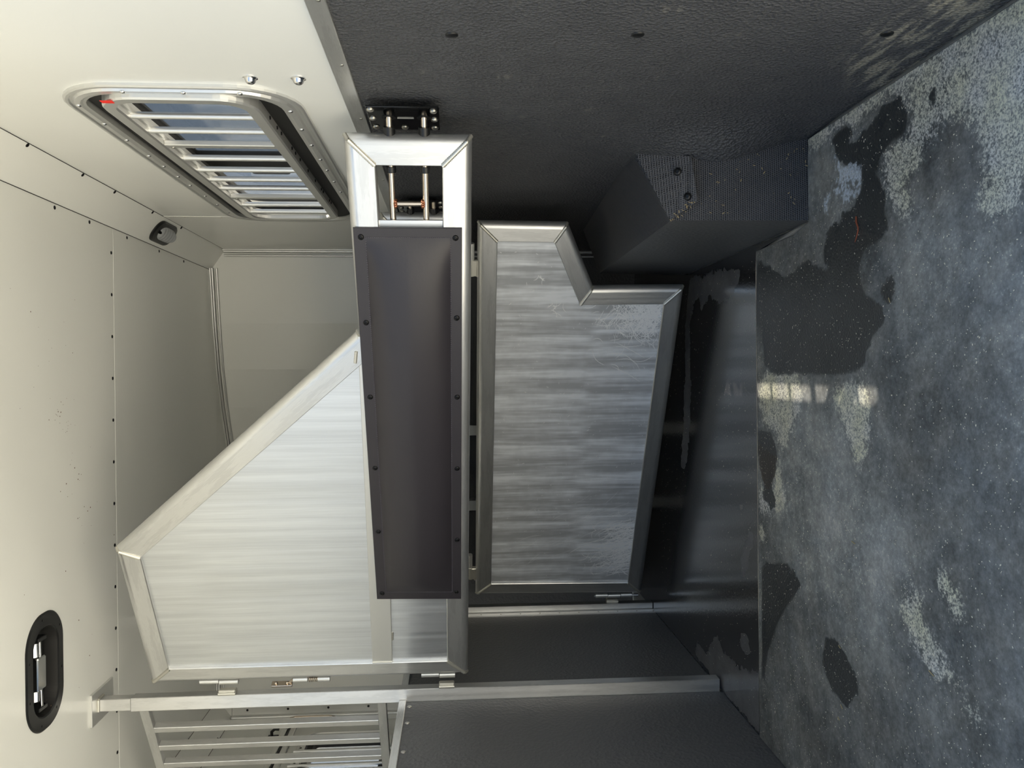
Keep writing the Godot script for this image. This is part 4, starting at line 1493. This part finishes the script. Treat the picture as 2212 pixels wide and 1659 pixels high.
	tube(st, coil, 0.0021, 6)
	part("coil_spring", st, M.steel_rod, o)
	st = mb()
	var lx := -1.058 * KS - 0.002
	tube(st, [Vector3(-1.043 * KS - 0.002, 1.478, -0.022), Vector3(lx + 0.012, 1.484, -0.022), Vector3(lx + 0.002, 1.492, -0.022), Vector3(lx, 1.505, -0.022)], 0.005, 8)
	box(st, Vector3(lx - 0.005, 1.482, -0.03), Vector3(lx + 0.003, 1.552, -0.008), 0.0015)
	part("latch_bracket", st, M.steel_rod, o)
	for y in [1.500, 1.537]:
		st = mb()
		lathe(st, [Vector2(0.006, 0), Vector2(0.006, 0.005), Vector2(0.003, 0.0075), Vector2(0, 0.008)], axes(Vector3(lx + 0.003, y, -0.019), Vector3(1, 0, 0)), 6)
		part("bracket_bolt", st, M.steel_rod, o)
	# the next stall's divider, parallel and 0.95 m further in
	var c := o.duplicate() as Node3D
	c.name = numbered("stall_divider")
	add_child(c, true)
	c.transform = slant(-3.20)
	st = mb()
	box(st, Vector3(0.36 * KS, 0.905, 0.0008), Vector3(0.533 * KS, 1.155, 0.007), 0.002)
	part("end_pad", st, M.pad_vinyl, c)
	tag(c, "far stall divider glimpsed through the latch opening behind the near divider", "stall divider", "slanted stall dividers")

func build_pad(o: Node3D) -> void:
	# flat flange with a stuffed middle; corners follow the photograph
	var c := flat([-0.716, 0.909, 0.358, 0.904, 0.358, 1.168, -0.709, 1.174])
	var p00 := c[0]
	var p10 := c[1]
	var p11 := c[2]
	var p01 := c[3]
	var at := func(u: float, v: float) -> Vector2: return p00.lerp(p10, u).lerp(p01.lerp(p11, u), v)
	var st := mb()
	prism(st, c, 0.0005, 0.004, Transform3D.IDENTITY, Vector2.ZERO, Vector2.ONE, 0.0012)
	var flange := part("pad_cover", st, M.pad_vinyl, o)
	flange.set_meta("label", "black vinyl pad screwed along the divider bar")
	# cushion
	var u0 := 0.026
	var u1 := 0.980
	var v0 := 0.105
	var v1 := 0.888
	st = mb()
	sheet(st, 70, 26, func(a, b):
		var uu := lerpf(u0, u1, a)
		var vv := lerpf(v0, v1, b)
		var q: Vector2 = at.call(uu, vv)
		var eu := minf(a, 1.0 - a) * 22.0
		var ev := minf(b, 1.0 - b) * 6.0
		var h := (1.0 - exp(-eu)) * (1.0 - exp(-ev))
		var wr := sin(a * 41.0 + 3.0 * b) * 0.0006 * (1.0 - h) + 0.0012 * sin(a * 9.0 + b * 2.0) * h
		return Vector3(q.x, q.y, 0.0042 + 0.030 * h + wr),
		Vector3(0, 0, 1), func(a, b): return Vector2(a, b))
	part("pad_cushion", st, M.pad_vinyl, o)
	# stitches round the seam
	st = mb()
	for side in 4:
		var n := 190 if side % 2 == 0 else 44
		for k in n:
			var t := (k + 0.2) / n
			var t2 := (k + 0.75) / n
			var a: Vector2
			var b: Vector2
			match side:
				0:
					a = at.call(lerpf(u0, u1, t), v0)
					b = at.call(lerpf(u0, u1, t2), v0)
				1:
					a = at.call(u1, lerpf(v0, v1, t))
					b = at.call(u1, lerpf(v0, v1, t2))
				2:
					a = at.call(lerpf(u0, u1, t), v1)
					b = at.call(lerpf(u0, u1, t2), v1)
				_:
					a = at.call(u0, lerpf(v0, v1, t))
					b = at.call(u0, lerpf(v0, v1, t2))
			tube(st, [Vector3(a.x, a.y, 0.0050), Vector3(b.x, b.y, 0.0050)], 0.0010, 4)
	var s := part("stitching", st, M.stitch, o)
	s.set_meta("kind", "stuff")
	var sm := mb()
	lathe(sm, [Vector2(0.0075, 0), Vector2(0.0075, 0.0012), Vector2(0.006, 0.003), Vector2(0.0035, 0.0034), Vector2(0.0025, 0.0018), Vector2(0, 0.0018)], Transform3D.IDENTITY, 12)
	var screw := commit(sm)
	for q in [[0.337, 1.150], [0.336, 0.920], [0.136, 1.151], [0.147, 0.918], [-0.059, 1.153], [-0.061, 0.918], [-0.265, 1.153], [-0.27, 0.919], [-0.469, 1.156], [-0.502, 0.920], [-0.687, 1.157], [-0.689, 0.924]]:
		put("pad_screw", screw, M.dark_screw, flange, Transform3D(Basis.IDENTITY, Vector3(q[0] * KS, q[1], 0.004)))

func build_leg_gate() -> void:
	var o := thing("leg_gate", "low scratched aluminium stall gate with a notch cut for the wheel box", "stall gate", "", slant(-3.20))
	var outer := flat([-1.020, 0.071, 0.315, 0.076, 0.312, 0.414, 0.523, 0.522, 0.526, 0.840, -1.006, 0.835])
	var inner := welded_frame(o, outer)
	var st := mb()
	var body := PackedVector2Array()
	for k in inner.size():
		body.append(inner[k].lerp(outer[k], 0.12))
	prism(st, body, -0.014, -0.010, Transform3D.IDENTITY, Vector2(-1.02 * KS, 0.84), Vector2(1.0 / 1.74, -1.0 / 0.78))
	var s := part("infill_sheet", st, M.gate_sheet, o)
	s.set_meta("label", "brushed sheet with painted reflection streaks and white hoof scratches in the lower corners")
	# hinge at the far post
	st = mb()
	hinge_barrel(st, -1.040 * KS, -0.02, 0.224, 0.279, 0.0105)
	part("hinge_barrel", st, M.aluminium, o)
	st = mb()
	hinge_barrel(st, -1.040 * KS, -0.02, 0.111, 0.162, 0.0105)
	part("hinge_barrel", st, M.aluminium, o)
	st = mb()
	hinge_barrel(st, -1.042 * KS, -0.02, 0.165, 0.221, 0.0105)
	part("hinge_knuckle", st, M.aluminium, o)
	st = mb()
	hinge_barrel(st, -1.042 * KS, -0.02, 0.080, 0.285, 0.0045)
	part("hinge_pin", st, M.chrome, o)
	# lift-off hinges hanging from the divider above
	for x in [[0.453, 0.40, 0.346], [-0.809, -0.873, -0.929]]:
		st = mb()
		tube(st, [Vector3(x[0] * KS, 0.860, -0.02), Vector3(x[1] * KS, 0.860, -0.02)], 0.010, 12)
		part("lift_hinge", st, M.aluminium, o)
		st = mb()
		tube(st, [Vector3(x[1] * KS, 0.858, -0.02), Vector3(x[2] * KS, 0.858, -0.02)], 0.0125, 12)
		box(st, Vector3(x[2] * KS, 0.832, -0.03), Vector3(x[1] * KS, 0.86, -0.008), 0.003)
		weld(st, Vector3(x[2] * KS, 0.839, -0.006), Vector3(x[1] * KS, 0.839, -0.006), 0.0045)
		part("hinge_tab", st, M.weld, o)

func build_strike_plates() -> void:
	var o := thing("strike_plate", "glossy black bolted plate on the window wall taking the near divider rods", "strike plate", "strike plates")
	var st := mb()
	box(st, Vector3(0.590, 0.956, -2.030), Vector3(0.5945, 1.118, -1.860), 0.0012)
	part("plate", st, M.black_gloss, o)
	st = mb()
	box(st, Vector3(0.5940, 1.0, -2.005), Vector3(0.613, 1.075, -1.955), 0.002)
	part("backing_block", st, M.black_gasket, o)
	for y in [1.0715, 0.991]:
		st = mb()
		lathe(st, [Vector2(0.016, 0), Vector2(0.016, 0.0012), Vector2(0.009, 0.0012)], axes(Vector3(0.590, y, -1.935), Vector3(-1, 0, 0)), 16)
		part("rod_socket", st, M.black_plastic, o)
	st = mb()
	box(st, Vector3(0.588, 1.014, -1.9405), Vector3(0.5905, 1.052, -1.934), 0.0008)
	part("slot_edge", st, M.screw, o)
	sm_bolts(o, [[1.108, -1.878], [0.968, -1.884], [1.108, -1.942], [0.967, -1.946], [1.106, -2.007], [1.038, -2.008], [0.967, -2.010]])
	var c := thing("strike_plate", "second black bolted plate further along the window wall, seen through the latch opening", "strike plate", "strike plates")
	st = mb()
	box(st, Vector3(0.590, 0.956, -3.10), Vector3(0.5945, 1.118, -2.865), 0.0012)
	part("plate", st, M.black_gloss, c)
	st = mb()
	box(st, Vector3(0.5940, 1.0, -3.08), Vector3(0.613, 1.075, -3.02), 0.002)
	part("backing_block", st, M.black_gasket, c)
	sm_bolts(c, [[1.106, -2.905], [0.968, -2.885], [1.107, -2.98], [0.967, -2.96], [1.108, -3.055], [0.967, -3.06]])

func sm_bolts(o: Node3D, spots: Array) -> void:
	var bm := mb()
	lathe(bm, [Vector2(0.0085, 0), Vector2(0.0085, 0.0016), Vector2(0.007, 0.004), Vector2(0.0035, 0.0055), Vector2(0, 0.006)], Transform3D.IDENTITY, 14)
	var bolt := commit(bm)
	for p in spots:
		put("bolt_head", bolt, M.screw, o, axes(Vector3(0.590, p[0], p[1]), Vector3(-1, 0, 0)))

# ------------------------------------------------------------------ ceiling fittings
func build_vent_latch() -> void:
	var o := thing("vent_latch", "black oval recess with a chrome slide latch in the cream ceiling", "latch", "", Transform3D(on_ceiling().basis, Vector3(-0.855, HC, -2.502)))
	# own axes: x along the trailer's width, y to the rear, z down
	var st := mb()
	var rows := []
	for p in [[0.170, 0.110, 0.098, -0.001], [0.170, 0.110, 0.098, 0.002], [0.166, 0.106, 0.094, 0.005], [0.132, 0.078, 0.07, 0.006], [0.128, 0.074, 0.066, 0.0025]]:
		rows.append([rrect(0, 0, p[0], p[1], p[2], 12), p[3], Vector2.ZERO, 1.0])
	loops(st, rows)
	part("bezel", st, M.black_plastic, o)
	st = mb()
	loops(st, [[rrect(0, 0, 0.128, 0.074, 0.066, 12), 0.0025, Vector2.ZERO, -1.0], [rrect(0, 0, 0.120, 0.068, 0.06, 12), -0.032], [rrect(0, 0, 0.002, 0.002, 0.001, 12), -0.033]])
	part("recess", st, M.black_gasket, o)
	st = mb()
	prism(st, pv([-0.040, 0.050, 0.050, 0.050, 0.053, 0.056, 0.053, 0.094, 0.050, 0.100, -0.040, 0.100, -0.043, 0.094, -0.043, 0.056]), -0.012, 0.010, Transform3D(Basis.IDENTITY, Vector3(0, -0.04, 0)), Vector2.ZERO, Vector2.ONE, 0.003)
	part("slide_block", st, M.chrome, o)
	st = mb()
	tube(st, [Vector3(-0.098, 0.020, 0.0), Vector3(0.098, 0.028, 0.0)], 0.0042, 12)
	part("slide_rod", st, M.chrome, o)
	for x in [-0.1, 0.1]:
		st = mb()
		box(st, Vector3(x - 0.006, -0.004, -0.03), Vector3(x + 0.006, 0.044, 0.006), 0.002)
		part("rod_bracket", st, M.black_plastic, o)
	for x in [[0.055, 0.094], [-0.072, -0.044]]:
		st = mb()
		sheet(st, 6, 8, func(a, b): return Vector3(lerpf(x[0], x[1], a), 0.034 + 0.020 * b, -0.004 + 0.010 * sin(b * PI)), Vector3(0, 0, 1), func(a, b): return Vector2(a, b))
		part("finger_tab", st, M.chrome, o)
	var sc := dome(0.004, 0.0012)
	for p in [[0.152, 0.02], [0.11, -0.085], [-0.02, -0.095], [-0.13, -0.06], [-0.15, 0.03], [-0.06, 0.094], [0.05, 0.094]]:
		put("bezel_screw", sc, M.dark_screw, o, Transform3D(Basis.IDENTITY, Vector3(p[0], p[1], 0.0055)))

func build_ceiling_light() -> void:
	# on the sloped edge above the window: x along the trailer, y up the slope, z off the slope
	var zax := Vector3(-0.6, -0.8, 0).normalized()
	var o := thing("ceiling_light", "small unlit oblong light with ribbed lens on the sloped ceiling edge", "light", "", Transform3D(Basis(Vector3(0, 0, 1), Vector3(0, 0, 1).cross(zax) * -1.0, zax).orthonormalized(), Vector3(0.571, 2.0817, -3.427)))
	var st := mb()
	var rows := []
	for p in [[0.105, 0.047, 0.042, -0.001], [0.105, 0.047, 0.042, 0.004], [0.099, 0.042, 0.038, 0.010], [0.080, 0.034, 0.032, 0.012]]:
		rows.append([rrect(0, 0, p[0], p[1], p[2], 10), p[3], Vector2.ZERO, 1.0])
	rows.append([rrect(0, 0, 0.002, 0.002, 0.001, 10), 0.0121])
	loops(st, rows)
	part("housing", st, M.black_plastic, o)
	st = mb()
	sheet(st, 60, 14, func(a, b):
		var ang: float = PI * (1.0 - a)
		var x: float = cos(ang) * 0.078
		var hw: float = 0.030 * pow(maxf(0.0, 1.0 - pow(x / 0.079, 4.0)), 0.5)
		var y: float = lerpf(-hw, hw, b)
		var lens: float = 0.006 * absf(sin(x / 0.0265 * PI))
		return Vector3(x - 0.008, y, 0.0122 + (0.010 + lens) * sqrt(maxf(0.0, 1.0 - pow(2.0 * b - 1.0, 2.0)))),
		Vector3(0, 0, 1), func(a, b): return Vector2(a, b))
	part("lens", st, M.lens, o)

# ------------------------------------------------------------------ litter
func build_litter() -> void:
	var st := mb()
	tube(st, [Vector3(0.352, 0.0105, -1.842), Vector3(0.338, 0.0125, -1.837), Vector3(0.326, 0.011, -1.832), Vector3(0.3185, 0.0125, -1.829), Vector3(0.307, 0.011, -1.838), Vector3(0.2955, 0.010, -1.849)], 0.0018, 7, true, [0.0022, 0.0022, 0.0020, 0.0019, 0.0014, 0.0007])
	tag(part("twig", st, M.twig, self), "reddish brown bent twig lying on the floor mat by the wheel box", "twig")
	# pale flecks worked into the mats
	st = mb()
	boxc(st, Vector3.ZERO, Vector3(1, 1, 1), 0.15)
	var mesh := commit(st)
	var mm := MultiMesh.new()
	mm.transform_format = MultiMesh.TRANSFORM_3D
	mm.mesh = mesh
	var r := RandomNumberGenerator.new()
	r.seed = 19
	var where := []
	while where.size() < 5200:
		var far := where.size() > 4300
		var z := r.randf_range(-2.46, -1.22) if not far else r.randf_range(-3.7, -2.50)
		var x := r.randf_range(-1.09, 0.59) if not far else r.randf_range(-1.05, 0.35)
		if z < -2.08 and x > 0.36:
			continue
		var s := 0.0011 + 0.0011 * pow(r.randf(), 3.0)
		if far: s *= 0.9
		var b := Basis(Vector3.UP, r.randf() * TAU) * Basis.from_scale(Vector3(s * r.randf_range(0.8, 2.2), s * 0.35, s))
		where.append(Transform3D(b, Vector3(x, 0.0083 if not far else 0.0023, z)))
	mm.instance_count = where.size()
	for k in where.size():
		mm.set_instance_transform(k, where[k])
	var mi := MultiMeshInstance3D.new()
	mi.name = "bedding_flecks"
	mi.multimesh = mm
	mi.material_override = M.fleck
	add_child(mi, true)
	tag(mi, "pale specks of bedding scattered over the black floor mats", "flecks", "", "stuff")
	# a few longer straws
	for q in [[0.150, -1.70, 0.5, 0.012, "short pale straw lying nearest the reddish twig"], [-0.395, -1.86, 1.4, 0.016, "pale straw standing out in the middle of the near mat"], [-0.66, -1.93, 1.2, 0.011, "small pale straw between the middle and the partition"], [-0.585, -1.545, 1.3, 0.018, "longest pale straw, close to the camera on the dry mat"], [-0.80, -1.92, 1.0, 0.012, "upper straw of the close pair near the partition"], [-0.835, -1.935, 1.1, 0.010, "lower straw of the close pair near the partition"]]:
		st = mb()
		var d: Vector3 = Vector3(cos(q[2]), 0, -sin(q[2])) * q[3] * 0.5
		var c: Vector3 = Vector3(q[0], 0.0092, q[1])
		tube(st, [c - d, c + Vector3(0, 0.0006, 0.0006), c + d], 0.0010, 5)
		tag(part("straw", st, M.straw, self), q[4], "straw", "loose straws on the near mat")
